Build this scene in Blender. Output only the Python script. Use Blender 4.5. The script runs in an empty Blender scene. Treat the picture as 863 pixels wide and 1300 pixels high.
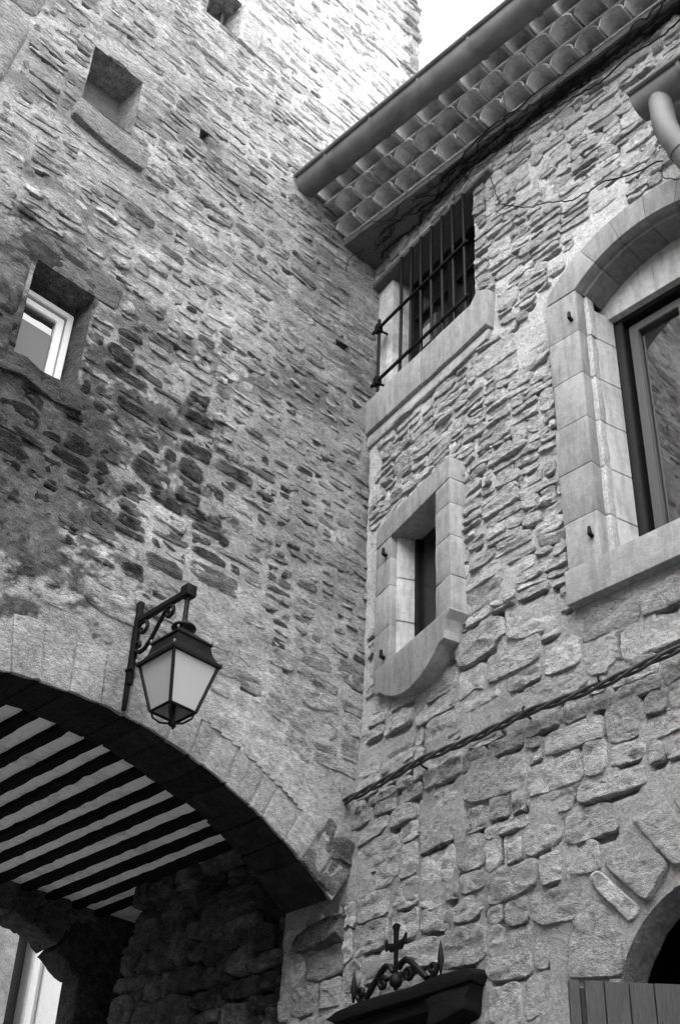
import bpy, bmesh, math, random
import numpy as np
from mathutils import Vector, Matrix

# ------------------------------------------------------------------ camera
sc = bpy.context.scene
PW, PH = 863, 1300                      # photograph size, for turning pixels into rays
F_PX = 1655.0
YAW, PITCH, ROLL = math.radians(42.6), math.radians(36.8), math.radians(2.75)
CAM = np.array([-4.1673, -4.3166, 1.6])

def cam_axes():
    cy, sy, cp, sp = math.cos(YAW), math.sin(YAW), math.cos(PITCH), math.sin(PITCH)
    f = np.array([sy*cp, cy*cp, sp]); r = np.array([cy, -sy, 0.0]); u = np.cross(r, f)
    cr, sr = math.cos(ROLL), math.sin(ROLL)
    return cr*r + sr*u, -sr*r + cr*u, f
AX_R, AX_U, AX_F = cam_axes()
cd = bpy.data.cameras.new('camera')
cam = bpy.data.objects.new('camera', cd)
sc.collection.objects.link(cam)
M = Matrix(((AX_R[0], AX_U[0], -AX_F[0], CAM[0]), (AX_R[1], AX_U[1], -AX_F[1], CAM[1]),
            (AX_R[2], AX_U[2], -AX_F[2], CAM[2]), (0, 0, 0, 1)))
cam.matrix_world = M
cd.sensor_fit = 'VERTICAL'; cd.sensor_height = 36.0
cd.lens = 36.0 * F_PX / PH
cd.clip_start = 0.05; cd.clip_end = 3000
sc.camera = cam

# ------------------------------------------------------------------ light
SUN_AZ, SUN_EL = math.radians(238), math.radians(55)   # azimuth measured from +Y towards +X
world = bpy.data.worlds.new('World'); sc.world = world; world.use_nodes = True
nt = world.node_tree; nt.nodes.clear()
sky = nt.nodes.new('ShaderNodeTexSky'); sky.sky_type = 'NISHITA'; sky.sun_disc = False
sky.sun_elevation = SUN_EL; sky.sun_rotation = SUN_AZ
sky.air_density = 4.0; sky.dust_density = 1.0; sky.ozone_density = 1.0
bw = nt.nodes.new('ShaderNodeRGBToBW')                 # black-and-white photograph
bg = nt.nodes.new('ShaderNodeBackground'); bg.inputs['Strength'].default_value = 0.15
out = nt.nodes.new('ShaderNodeOutputWorld')
nt.links.new(sky.outputs[0], bw.inputs[0]); nt.links.new(bw.outputs[0], bg.inputs[0]); nt.links.new(bg.outputs[0], out.inputs[0])
sl = bpy.data.lights.new('sun', 'SUN'); sl.energy = 0.5; sl.angle = math.radians(60); sl.color = (1, 1, 1)
sun = bpy.data.objects.new('sun', sl); sc.collection.objects.link(sun)
to_sun = Vector((math.sin(SUN_AZ)*math.cos(SUN_EL), math.cos(SUN_AZ)*math.cos(SUN_EL), math.sin(SUN_EL)))
sun.rotation_euler = (-to_sun).to_track_quat('-Z', 'Y').to_euler()
sun.location = to_sun*40
vs = sc.view_settings
vs.view_transform = 'Standard'; vs.look = 'None'; vs.gamma = 1.0; vs.use_curve_mapping = False
vs.exposure = 2.6

# ------------------------------------------------------------------ helpers
rng = np.random.default_rng(7)
rnd = random.Random(11)
COL = sc.collection

def sm(a, b, x):
    t = np.clip((np.asarray(x, float)-a)/(b-a), 0, 1); return t*t*(3-2*t)

def hash2(i, j, seed):
    i = i.astype(np.uint32); j = j.astype(np.uint32)
    h = i*np.uint32(374761393) + j*np.uint32(668265263) + np.uint32((seed*974711+12345) & 0xffffffff)
    h = (h ^ (h >> np.uint32(13)))*np.uint32(1274126177)
    h = h ^ (h >> np.uint32(16))
    h = h*np.uint32(2246822519); h = h ^ (h >> np.uint32(15))
    return (h & np.uint32(0xffffff)).astype(float)/0xffffff

def vnoise(x, y, seed=0):
    x = np.asarray(x, float)+1000; y = np.asarray(y, float)+1000
    xi = np.floor(x).astype(np.int64); yi = np.floor(y).astype(np.int64)
    fx = x-xi; fy = y-yi
    fx = fx*fx*fx*(fx*(fx*6-15)+10); fy = fy*fy*fy*(fy*(fy*6-15)+10)
    a = hash2(xi, yi, seed); b = hash2(xi+1, yi, seed); c = hash2(xi, yi+1, seed); d = hash2(xi+1, yi+1, seed)
    return (a*(1-fx)+b*fx)*(1-fy)+(c*(1-fx)+d*fx)*fy

def fbm(x, y, seed=0, octv=4, gain=.5):
    s = 0; a = 1; t = 0
    for k in range(octv):
        s = s+a*vnoise(np.asarray(x)*2**k, np.asarray(y)*2**k, seed+17*k); t += a; a *= gain
    return s/t

def project(P):
    v = np.asarray(P, float)-CAM
    d = v@AX_F
    return PW/2+F_PX*(v@AX_R)/d, PH/2-F_PX*(v@AX_U)/d

def tag(o, label=None, cat=None, group=None, kind=None):
    if label: o['label'] = label
    if cat: o['category'] = cat
    if group: o['group'] = group
    if kind: o['kind'] = kind
    return o

def empty(name, loc, label=None, cat=None, group=None):
    o = bpy.data.objects.new(name, None); COL.objects.link(o); o.location = loc
    o.empty_display_size = .2
    return tag(o, label, cat, group)

WORLD_LOC = {}
def wloc(o):
    return WORLD_LOC.get(o.name, Vector(o.location)) if o else Vector((0, 0, 0))

def link_mesh(name, me, mat, parent=None, origin=(0, 0, 0)):
    """mesh vertices are given relative to origin (world position)"""
    o = bpy.data.objects.new(name, me); COL.objects.link(o)
    if mat is not None and len(me.materials) == 0: me.materials.append(mat)
    if parent is not None:
        o.parent = parent
        o.location = Vector(origin)-wloc(parent)
    else:
        o.location = origin
    WORLD_LOC[o.name] = Vector(origin)
    return o

def set_tone(me, vals):
    at = me.attributes.new('tone', 'FLOAT', 'POINT')
    n = len(me.vertices)
    v = np.full(n, vals, dtype=np.float32) if np.isscalar(vals) else np.asarray(vals, np.float32)
    at.data.foreach_set('value', v)

def mesh_np(name, V, faces, smooth=True):
    me = bpy.data.meshes.new(name)
    me.from_pydata([tuple(v) for v in V], [], faces)
    if smooth: me.polygons.foreach_set('use_smooth', [True]*len(me.polygons))
    return me

def obj_np(name, V, faces, mat, parent=None, tone=None, smooth=True, center=True):
    V = np.asarray(V, float)
    c = (V.min(0)+V.max(0))/2 if center else np.zeros(3)
    me = mesh_np(name, V-c, faces, smooth)
    if tone is not None: set_tone(me, tone)
    me.update()
    return link_mesh(name, me, mat, parent, c)

class Fr:
    """vertical wall frame: (a along wall, z up, d outward)"""
    def __init__(self, ox, oy, tx, ty, nx, ny):
        self.o = np.array([ox, oy, 0.0]); l = math.hypot(tx, ty); self.t = np.array([tx/l, ty/l, 0.0]); self.n = np.array([nx, ny, 0.0])
    def p(self, a, z, d):
        return self.o+self.t*a+self.n*d+np.array([0, 0, z])

def smooth_sharp(me, ang=35):
    me.polygons.foreach_set('use_smooth', [True]*len(me.polygons))
    me.set_sharp_from_angle(angle=math.radians(ang))

def bm_obj(name, bm, mat, parent=None, tone=None, sharp=35, flat=False):
    bmesh.ops.recalc_face_normals(bm, faces=bm.faces)
    co = [v.co.copy() for v in bm.verts]
    mn = Vector((min(c[i] for c in co) for i in range(3))); mx = Vector((max(c[i] for c in co) for i in range(3)))
    c = (mn+mx)/2
    for v in bm.verts: v.co -= c
    me = bpy.data.meshes.new(name); bm.to_mesh(me); bm.free()
    if not flat: smooth_sharp(me, sharp)
    if tone is not None: set_tone(me, tone)
    return link_mesh(name, me, mat, parent, c)

def bm_prism(bm, fr, poly, d0, d1):
    a = [bm.verts.new(fr.p(x, z, d0)) for x, z in poly]
    b = [bm.verts.new(fr.p(x, z, d1)) for x, z in poly]
    n = len(poly)
    fs = [bm.faces.new(a), bm.faces.new(b[::-1])]
    for i in range(n): fs.append(bm.faces.new((a[i], b[i], b[(i+1) % n], a[(i+1) % n])))
    return fs

def prism(name, fr, poly, d0, d1, mat, parent, bevel=.006, tone=None, seg=2, wear=0.0, sub=0):
    bm = bmesh.new(); bm_prism(bm, fr, poly, d0, d1)
    bmesh.ops.recalc_face_normals(bm, faces=bm.faces)
    if bevel: bmesh.ops.bevel(bm, geom=list(bm.edges), offset=bevel, segments=seg, affect='EDGES', profile=.6)
    if sub:
        bmesh.ops.triangulate(bm, faces=[f for f in bm.faces if len(f.verts) > 4])
        bmesh.ops.subdivide_edges(bm, edges=[e for e in bm.edges if e.calc_length() > .05], cuts=sub, use_grid_fill=True)
    if wear:
        sd = rnd.randint(0, 9999)
        for v in bm.verts:
            q = v.co
            k = np.array([vnoise(q.x*19+q.y*7, q.z*19, sd+i)-.5 for i in range(3)])
            v.co += Vector(k*wear*2)
    return bm_obj(name, bm, mat, parent, tone)

def rect(a0, a1, z0, z1): return [(a0, z0), (a1, z0), (a1, z1), (a0, z1)]

def box(name, p0, p1, mat, parent, bevel=.004, tone=None):
    fr = Fr(0, 0, 1, 0, 0, 1)
    return prism(name, fr, rect(p0[0], p1[0], p0[2], p1[2]), p0[1], p1[1], mat, parent, bevel, tone)

def tube_geo(pts, rad, sides=8, cap=True):
    pts = [np.asarray(p, float) for p in pts]; n = len(pts)
    rad = [rad]*n if np.isscalar(rad) else list(rad)
    T = [pts[min(i+1, n-1)]-pts[max(i-1, 0)] for i in range(n)]
    T = [t/(np.linalg.norm(t)+1e-12) for t in T]
    ref = np.array([0, 0, 1.0]) if abs(T[0][2]) < .9 else np.array([1.0, 0, 0])
    N = np.cross(T[0], ref); N /= np.linalg.norm(N)
    V = []; Fc = []
    for i in range(n):
        N = N-T[i]*(N@T[i]); N /= np.linalg.norm(N)+1e-12
        B = np.cross(T[i], N)
        for k in range(sides):
            an = 2*math.pi*k/sides
            V.append(pts[i]+rad[i]*(math.cos(an)*N+math.sin(an)*B))
    for i in range(n-1):
        for k in range(sides):
            a = i*sides+k; b = i*sides+(k+1) % sides
            Fc.append((a, b, b+sides, a+sides))
    if cap:
        Fc.append(tuple(range(sides))[::-1]); Fc.append(tuple((n-1)*sides+k for k in range(sides)))
    return V, Fc

def tube(name, pts, rad, mat, parent, sides=8, tone=None):
    V, Fc = tube_geo(pts, rad, sides)
    o = obj_np(name, V, Fc, mat, parent, tone)
    o.data.set_sharp_from_angle(angle=math.radians(50))
    return o

def lathe_geo(c, prof, sides=16):
    V = []; Fc = []
    for r, z in prof:
        for k in range(sides):
            an = 2*math.pi*k/sides; V.append((c[0]+r*math.cos(an), c[1]+r*math.sin(an), c[2]+z))
    for i in range(len(prof)-1):
        for k in range(sides):
            a = i*sides+k; b = i*sides+(k+1) % sides; Fc.append((a, b, b+sides, a+sides))
    Fc.append(tuple(range(sides))[::-1]); Fc.append(tuple((len(prof)-1)*sides+k for k in range(sides)))
    return V, Fc

# ------------------------------------------------------------------ materials
def new_mat(name):
    m = bpy.data.materials.new(name); m.use_nodes = True
    nt = m.node_tree; nt.nodes.clear()
    o = nt.nodes.new('ShaderNodeOutputMaterial'); b = nt.nodes.new('ShaderNodeBsdfPrincipled')
    nt.links.new(b.outputs[0], o.inputs[0])
    return m, nt, b

def nd(nt, t, **kw):
    n = nt.nodes.new(t)
    for k, v in kw.items(): setattr(n, k, v)
    return n

def noise_node(nt, vec, scale, detail=6, rough=.6, dist=0.0):
    n = nd(nt, 'ShaderNodeTexNoise'); n.inputs['Scale'].default_value = scale; n.inputs['Detail'].default_value = detail
    n.inputs['Roughness'].default_value = rough; n.inputs['Distortion'].default_value = dist
    nt.links.new(vec, n.inputs['Vector']); return n.outputs['Fac']

def math_node(nt, op, a, b=None, c=None, clamp=False):
    n = nd(nt, 'ShaderNodeMath', operation=op); n.use_clamp = clamp
    for i, x in enumerate((a, b, c)):
        if x is None: continue
        if isinstance(x, (int, float)): n.inputs[i].default_value = x
        else: nt.links.new(x, n.inputs[i])
    return n.outputs[0]

def map_range(nt, x, a, b, c, d, smooth=False):
    n = nd(nt, 'ShaderNodeMapRange')
    if smooth: n.interpolation_type = 'SMOOTHSTEP'
    nt.links.new(x, n.inputs['Value'])
    for k, v in zip(('From Min', 'From Max', 'To Min', 'To Max'), (a, b, c, d)): n.inputs[k].default_value = v
    return n.outputs['Result']

def masonry(name, base=None, var=.35, grain=.3, bump=.9, coarse=22, stretch=2.2, bdist=.02, speck=0.0, rough=.92):
    """grey stone or mortar: per-vertex tone times mottling, with pitted relief"""
    m, nt, b = new_mat(name)
    geo = nd(nt, 'ShaderNodeNewGeometry')
    mp = nd(nt, 'ShaderNodeMapping'); mp.inputs['Scale'].default_value = (1, 1, stretch)
    nt.links.new(geo.outputs['Position'], mp.inputs['Vector']); vec = mp.outputs[0]
    n1 = noise_node(nt, vec, 5.0, 6, .62, .6); n2 = noise_node(nt, vec, coarse, 8, .68, .3); n3 = noise_node(nt, vec, coarse*5.5, 4, .7)
    v = nd(nt, 'ShaderNodeTexVoronoi'); v.inputs['Scale'].default_value = coarse*2.3; nt.links.new(vec, v.inputs['Vector'])
    if base is None:
        at = nd(nt, 'ShaderNodeAttribute', attribute_name='tone'); tone = at.outputs['Fac']
    else:
        val = nd(nt, 'ShaderNodeValue'); val.outputs[0].default_value = base; tone = val.outputs[0]
    k1 = map_range(nt, n1, .25, .75, 1-var, 1+var); k2 = map_range(nt, n2, .3, .7, 1-grain, 1+grain); k3 = map_range(nt, n3, .3, .7, 1-grain*.6, 1+grain*.6)
    c = math_node(nt, 'MULTIPLY', tone, k1); c = math_node(nt, 'MULTIPLY', c, k2); c = math_node(nt, 'MULTIPLY', c, k3)
    if speck:
        n4 = noise_node(nt, geo.outputs['Position'], 75, 4, .6)
        k4 = map_range(nt, n4, .60, .72, 0, speck, True); c = math_node(nt, 'ADD', c, k4)
        n5 = noise_node(nt, vec, 30, 6, .7, .5)
        k5 = map_range(nt, n5, .28, .46, .55, 1.0, True); c = math_node(nt, 'MULTIPLY', c, k5)
    c = math_node(nt, 'MINIMUM', c, .82)
    cb = nd(nt, 'ShaderNodeCombineColor')
    for i in range(3): nt.links.new(c, cb.inputs[i])
    nt.links.new(cb.outputs[0], b.inputs['Base Color'])
    h = math_node(nt, 'MULTIPLY', n2, 1.0)
    pit = map_range(nt, v.outputs['Distance'], 0, .45, -.5, 0)
    h = math_node(nt, 'ADD', h, math_node(nt, 'MULTIPLY', n3, .5)); h = math_node(nt, 'ADD', h, math_node(nt, 'MULTIPLY', pit, .6))
    bp = nd(nt, 'ShaderNodeBump'); bp.inputs['Strength'].default_value = bump; bp.inputs['Distance'].default_value = bdist
    nt.links.new(h, bp.inputs['Height']); nt.links.new(bp.outputs[0], b.inputs['Normal'])
    b.inputs['Roughness'].default_value = rough; b.inputs['Specular IOR Level'].default_value = .18
    return m

def plain(name, g, rough=.6, metal=0, bump=0, scale=40, var=.15, spec=.4, stretch=(1, 1, 1)):
    m, nt, b = new_mat(name)
    geo = nd(nt, 'ShaderNodeNewGeometry'); mp = nd(nt, 'ShaderNodeMapping'); mp.inputs['Scale'].default_value = stretch
    nt.links.new(geo.outputs['Position'], mp.inputs['Vector'])
    n = noise_node(nt, mp.outputs[0], scale, 6, .6, .4)
    c = map_range(nt, n, .25, .75, g*(1-var), g*(1+var))
    cb = nd(nt, 'ShaderNodeCombineColor')
    for i in range(3): nt.links.new(c, cb.inputs[i])
    nt.links.new(cb.outputs[0], b.inputs['Base Color'])
    b.inputs['Roughness'].default_value = rough; b.inputs['Metallic'].default_value = metal; b.inputs['Specular IOR Level'].default_value = spec
    r = map_range(nt, n, .3, .7, max(rough-.12, .02), min(rough+.12, 1)); nt.links.new(r, b.inputs['Roughness'])
    if bump:
        bp = nd(nt, 'ShaderNodeBump'); bp.inputs['Strength'].default_value = bump; bp.inputs['Distance'].default_value = .01
        nt.links.new(n, bp.inputs['Height']); nt.links.new(bp.outputs[0], b.inputs['Normal'])
    return m

M_STONE_L = masonry('tower stone', var=.35, grain=.62, bump=1.0, coarse=26, stretch=2.4, bdist=.034, speck=.08)
M_MORT_L = masonry('tower mortar', var=.26, grain=.48, bump=1.0, coarse=38, stretch=1.6, bdist=.018, speck=.06)
M_STONE_R = masonry('house stone', var=.24, grain=.50, bump=1.0, coarse=32, stretch=1.8, bdist=.046)
M_MORT_R = masonry('house mortar', var=.2, grain=.42, bump=1.0, coarse=60, stretch=1.1, bdist=.014)
M_DRESS = masonry('dressed limestone', var=.2, grain=.16, bump=.4, coarse=34, stretch=1.0, bdist=.008)
nt_ = M_DRESS.node_tree; pb_ = [n for n in nt_.nodes if n.type == 'BSDF_PRINCIPLED'][0]
lk_ = pb_.inputs['Base Color'].links[0].from_socket
g_ = nd(nt_, 'ShaderNodeNewGeometry'); mp_ = nd(nt_, 'ShaderNodeMapping'); mp_.inputs['Scale'].default_value = (1, 1, .14); nt_.links.new(g_.outputs['Position'], mp_.inputs['Vector'])
st_ = map_range(nt_, noise_node(nt_, mp_.outputs[0], 26, 5, .65, .3), .42, .66, 1.05, .80, True)
mu_ = nd(nt_, 'ShaderNodeVectorMath', operation='SCALE'); nt_.links.new(lk_, mu_.inputs[0]); nt_.links.new(st_, mu_.inputs['Scale']); nt_.links.new(mu_.outputs[0], pb_.inputs['Base Color'])
M_ROUGH = masonry('passage rubble', var=.5, grain=.6, bump=1.0, coarse=17, stretch=1.2, bdist=.07)
M_PLASTER = masonry('plaster', var=.36, grain=.24, bump=.6, coarse=22, stretch=1.0, bdist=.012)
M_IRON = plain('black iron', .005, .5, 0, .25, 60, .4, .12)
M_WOOD = plain('dark old wood', .035, .8, 0, .9, 30, .6, .2, (8, 1.2, 8))
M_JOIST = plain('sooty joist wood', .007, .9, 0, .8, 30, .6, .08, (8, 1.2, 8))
M_LINTEL = plain('grey weathered wood', .10, .85, 0, .9, 26, .5, .2, (8, 1.4, 8))
M_BEAM = plain('weathered eaves beam', .12, .9, 0, 1.0, 26, .5, .15, (8, 1.4, 8))
M_FRAME = plain('dark painted window wood', .006, .5, 0, .2, 40, .3, .2)
M_CASE = plain('varnished casement wood', .045, .5, 0, .3, 25, .3, .4, (8, 8, 1))
M_ZINC = plain('dull zinc gutter', .11, .62, 0, .2, 9, .5, .4, (1, .5, .5))
M_WHITE = plain('white window paint', .58, .35, 0, 0, 30, .04)
M_TILE = masonry('clay tile', var=.35, grain=.3, bump=.5, coarse=24, stretch=1.0, bdist=.008)
M_PLANK = plain('grey door planks', .042, .8, 0, .7, 22, .45, .2, (9, 9, .8))
M_VINE = plain('dead vine', .012, .9, 0, .3, 60, .4, .1)
M_CABLE = plain('black cable sheath', .03, .55, 0, .1, 60, .3)
M_CLOTH = plain('pale curtain', .35, .9, 0, .2, 12, .3, .1, (5, 5, .6))
M_DARK = plain('black interior shade', .003, .9, 0, 0, 5, .2, .1)  # near-black colour painted in place of shade inside rooms and openings

def glass_mat(name, g, rough, alpha_like=False):
    m, nt, b = new_mat(name)
    b.inputs['Base Color'].default_value = (g, g, g, 1); b.inputs['Roughness'].default_value = rough
    b.inputs['Specular IOR Level'].default_value = 1.0; b.inputs['IOR'].default_value = 1.9
    geo = nd(nt, 'ShaderNodeNewGeometry'); n = noise_node(nt, geo.outputs['Position'], 3.0, 2, .5)
    bp = nd(nt, 'ShaderNodeBump'); bp.inputs['Strength'].default_value = .02; bp.inputs['Distance'].default_value = .02
    nt.links.new(n, bp.inputs['Height']); nt.links.new(bp.outputs[0], b.inputs['Normal'])
    return m
M_GLASS = glass_mat('window glass', .01, .02)
M_GLASSD = glass_mat('blackened glass', .006, .25); M_GLASSD.node_tree.nodes['Principled BSDF'].inputs['IOR'].default_value = 1.2  # blackened and barely reflecting, so the opening looks unlit
M_GLASS2 = glass_mat('pale backed glass', .06, .08); M_GLASS2.node_tree.nodes['Principled BSDF'].inputs['IOR'].default_value = 1.25
m, nt_, b_ = new_mat('frosted lantern glass')
b_.inputs['Base Color'].default_value = (.56, .56, .56, 1); b_.inputs['Roughness'].default_value = .35
tr_ = nd(nt_, 'ShaderNodeBsdfTranslucent'); tr_.inputs['Color'].default_value = (.5, .5, .5, 1)
mx_ = nd(nt_, 'ShaderNodeMixShader'); mx_.inputs[0].default_value = .45
nt_.links.new(b_.outputs[0], mx_.inputs[1]); nt_.links.new(tr_.outputs[0], mx_.inputs[2])
nt_.links.new(mx_.outputs[0], [n for n in nt_.nodes if n.type == 'OUTPUT_MATERIAL'][0].inputs[0])
M_FROST = m

# ------------------------------------------------------------------ wall surfaces
def softp(x, w=.18): return .5*(x+np.sqrt(x*x+w*w))
def Xr(s, z):
    """plan line of the house wall: straight, bending back towards the corner"""
    k = sm(4.1, 5.2, z); A = .11+.08*k; S = 1.3-.25*k
    return -.18+A*softp(S-np.maximum(s, 0.0))

def mort_L(x, z):
    h = .020*(fbm(x*2.2, z*3.2, 3, 4)-.5)+.016*(fbm(x*11, z*17, 5, 4, .6)-.5)
    h = h+.008*sm(5.6, 4.6, z)+.013*(fbm(x*4.5, z*26, 9, 2, .6)-.5)*sm(5.6, 7.2, z)*(1-.5*sm(7.0, 8.6, z+.6*x))
    return h
def mort_R(s, z):
    h = .03*(fbm(s*2.0, z*2.4, 23, 3)-.5)+.016*(fbm(s*12, z*15, 25, 4, .6)-.5)
    return h
def pos_L(x, z, h): return np.stack([x, -h, z], -1)
def pos_R(s, z, h): return np.stack([Xr(s, z)-h, -s, z], -1)

ARC_L = dict(cx=-1.55, cz=1.83, r=2.40)      # front edge of the passage arch, crown near z 4.23
def in_arch_L(x, z, grow=0.0):
    return ((x-ARC_L['cx'])**2+(z-ARC_L['cz'])**2 < (ARC_L['r']+grow)**2) & (z > 2.0) | ((z <= 3.6) & (x > -3.4) & (x < 1))

def stain_L(x, z):
    """sooty weathering spreading from the white framed window"""
    g = np.exp(-((x+2.15)/.62)**2-((z-5.3)/.85)**2)*1.35
    g = np.maximum(g, .8*np.exp(-((x+2.2)/.5)**2-((z-6.45)/.28)**2))
    g = np.maximum(g, .80*np.exp(-((x+1.55)/.5)**2-((z-5.85)/.5)**2))
    g = np.maximum(g, .62*np.exp(-((x+1.25)/.4)**2-((z-5.45)/.28)**2))
    return sm(.40, .62, g+2.1*(fbm(x*6.5, z*10.5, 61, 6, .72)-.5))*(.66+.6*fbm(x*24, z*32, 63, 3, .6))

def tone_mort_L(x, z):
    hi = sm(6.9, 9.6, z+1.1*x)  # bright skylight on the tower's upper right, painted into the tone
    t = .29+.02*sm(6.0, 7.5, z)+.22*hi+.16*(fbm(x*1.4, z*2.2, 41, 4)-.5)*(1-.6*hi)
    t = t*(1+.6*(fbm(x*9, z*15, 43, 5, .7)-.5))
    t = t*(1+.9*(fbm(x*2.6+z*.5, z*4.2, 45, 5, .62)-.5)*sm(-.5, -1.0, x)*(1-.5*hi))
    t = t*(1+.14*np.exp(-((x+.25)/.3)**2-((z-7.0)/.9)**2))
    t = t*(1-.76*stain_L(x, z))
    streak = sm(.47, .68, fbm(x*1.3+z*.25, z*3.6, 47, 5, .62))*sm(4.9, 6.2, z)*(1-.75*hi)
    t = t*(1-.55*streak)
    wet = np.exp(-((x+.42)/.24)**2-((z-7.7)/.6)**2)
    return t*(1-.5*wet*(.3+fbm(x*8, z*8, 49, 3)))
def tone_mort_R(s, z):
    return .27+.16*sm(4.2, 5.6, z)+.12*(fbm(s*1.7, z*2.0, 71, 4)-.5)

def wall_grid(name, u0, u1, v0, v1, step, rects, mort, pos, tonef, mat, parent, extra=None, grooves=()):
    def lines(a, b, cuts):
        c = sorted(set([a, b]+[x for x in cuts if a < x < b])); L = []
        for p, q in zip(c[:-1], c[1:]):
            n = max(1, int(round((q-p)/step))); L += list(np.linspace(p, q, n, endpoint=False))
        return np.array(L+[b])
    U = lines(u0, u1, [x for r in rects for x in r[:2]]); Vv = lines(v0, v1, [x for r in rects for x in r[2:]])
    uu, vv = np.meshgrid(U, Vv, indexing='ij')
    hm = mort(uu, vv)
    for (a, b, c, d, dep) in grooves:          # mortar washed out beneath and beside stones
        i0, i1 = np.searchsorted(U, (a, b)); j0, j1 = np.searchsorted(Vv, (c, d))
        if i1 > i0 and j1 > j0: hm[i0:i1, j0:j1] = np.minimum(hm[i0:i1, j0:j1], mort(uu[i0:i1, j0:j1], vv[i0:i1, j0:j1])-dep)
    P = pos(uu, vv, hm).reshape(-1, 3)
    uc = (U[:-1]+U[1:])/2; vc = (Vv[:-1]+Vv[1:])/2
    UC, VC = np.meshgrid(uc, vc, indexing='ij'); keep = np.ones(UC.shape, bool)
    for a, b, c, d in rects: keep &= ~((UC > a) & (UC < b) & (VC > c) & (VC < d))
    if extra is not None: keep &= ~extra(UC, VC)
    I, J = np.nonzero(keep); n = len(Vv)
    Fq = np.stack([I*n+J, (I+1)*n+J, (I+1)*n+J+1, I*n+J+1], -1)
    used = np.unique(Fq); remap = -np.ones(len(P), int); remap[used] = np.arange(len(used))
    me = bpy.data.meshes.new(name)
    me.from_pydata(P[used].tolist(), [], remap[Fq].tolist())
    me.polygons.foreach_set('use_smooth', [True]*len(me.polygons))
    set_tone(me, tonef(uu, vv).reshape(-1)[used])
    return link_mesh(name, me, mat, parent)

def skyline(u0, u1, v0, v1, sizef, R, du=.02):
    n = int((u1-u0)/du); sky_ = v0+np.floor(R.random(n)*0)+0.0; out_ = []
    sky_ = sky_+.0
    guard = 0
    while guard < 60000:
        guard += 1
        i = int(np.argmin(sky_)); lv = sky_[i]
        if lv >= v1: break
        j = i
        while j+1 < n and abs(sky_[j+1]-lv) < .014: j += 1
        run = j-i+1; u = u0+i*du
        w, h = sizef(u, lv, R)
        wn = max(2, int(round(w/du)))
        lt = sky_[i-1] if i > 0 else 9e9; rt = sky_[j+1] if j+1 < n else 9e9
        nb = min(lt, rt)
        if run < 3 and nb < 9e8:
            if nb-lv > .035: out_.append((u, u+run*du, lv, nb))
            sky_[i:j+1] = nb; continue
        if run < wn*1.55: wn = run
        top = lv+h
        for q in (lt, rt):
            if abs(q-top) < .35*h and q > lv+.02: top = q; break
        out_.append((u, u+wn*du, lv, top)); sky_[i:i+wn] = top
    return out_

def trim(r, rects):
    a, b, c, d = r
    for A, B, Cc, D in rects:
        if a < B and b > A and c < D and d > Cc:
            opts = [(a, min(b, A), c, d), (max(a, B), b, c, d), (a, b, c, min(d, Cc)), (a, b, max(c, D), d)]
            opts = [o for o in opts if o[1]-o[0] > .03 and o[3]-o[2] > .025]
            if not opts: return None
            a, b, c, d = max(opts, key=lambda o: (o[1]-o[0])*(o[3]-o[2]))
    return a, b, c, d

def resample(B, N):
    B2 = np.vstack([B, B[:1]]); L = np.r_[0, np.cumsum(np.linalg.norm(np.diff(B2, axis=0), axis=1))]
    t = np.linspace(0, L[-1], N, endpoint=False)
    return np.stack([np.interp(t, L, B2[:, 0]), np.interp(t, L, B2[:, 1])], -1)

def boundary_rect(a, b, n, wob, R, N, rot=0.0):
    """angular, split-faced outline: jittered corners, broken edges, lightly rounded"""
    pts = []
    ca, cb = min(.55*b, .25*a), min(.3*b, .4*a)
    for i, (sx, sy) in enumerate(((-1, -1), (1, -1), (1, 1), (-1, 1))):
        k = abs(R.normal())*.9
        if i in (0, 2): pts += [(sx*a, sy*(b-cb*k)), (sx*(a-ca*k*1.4), sy*b)]
        else: pts += [(sx*(a-ca*k*1.4), sy*b), (sx*a, sy*(b-cb*k))]
        m = R.uniform(-.5, .5)
        if i == 0: pts.append((m*a, -b*(1+R.normal()*.12)))
        elif i == 1: pts.append((a*(1+R.normal()*.06), m*b))
        elif i == 2: pts.append((m*a, b*(1+R.normal()*.12)))
        else: pts.append((-a*(1+R.normal()*.06), m*b))
    B = resample(np.array(pts), 96)
    for _ in range(3): B = (np.roll(B, 1, 0)+2*B+np.roll(B, -1, 0))/4
    sd = int(R.integers(1, 9999)); th = np.linspace(0, 1, 96, endpoint=False)
    L = (a+b)*4
    k1 = vnoise(np.cos(th*6.283)*L*6, np.sin(th*6.283)*L*6, sd)-.5
    B = B*(1+k1[:, None]*wob*2.2)
    sk = R.normal()*.09*b
    B = B+np.stack([np.zeros(96), sk*B[:, 0]/a], -1)
    c, s_ = math.cos(rot), math.sin(rot)
    return resample(B@np.array([[c, s_], [-s_, c]]), N)

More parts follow.
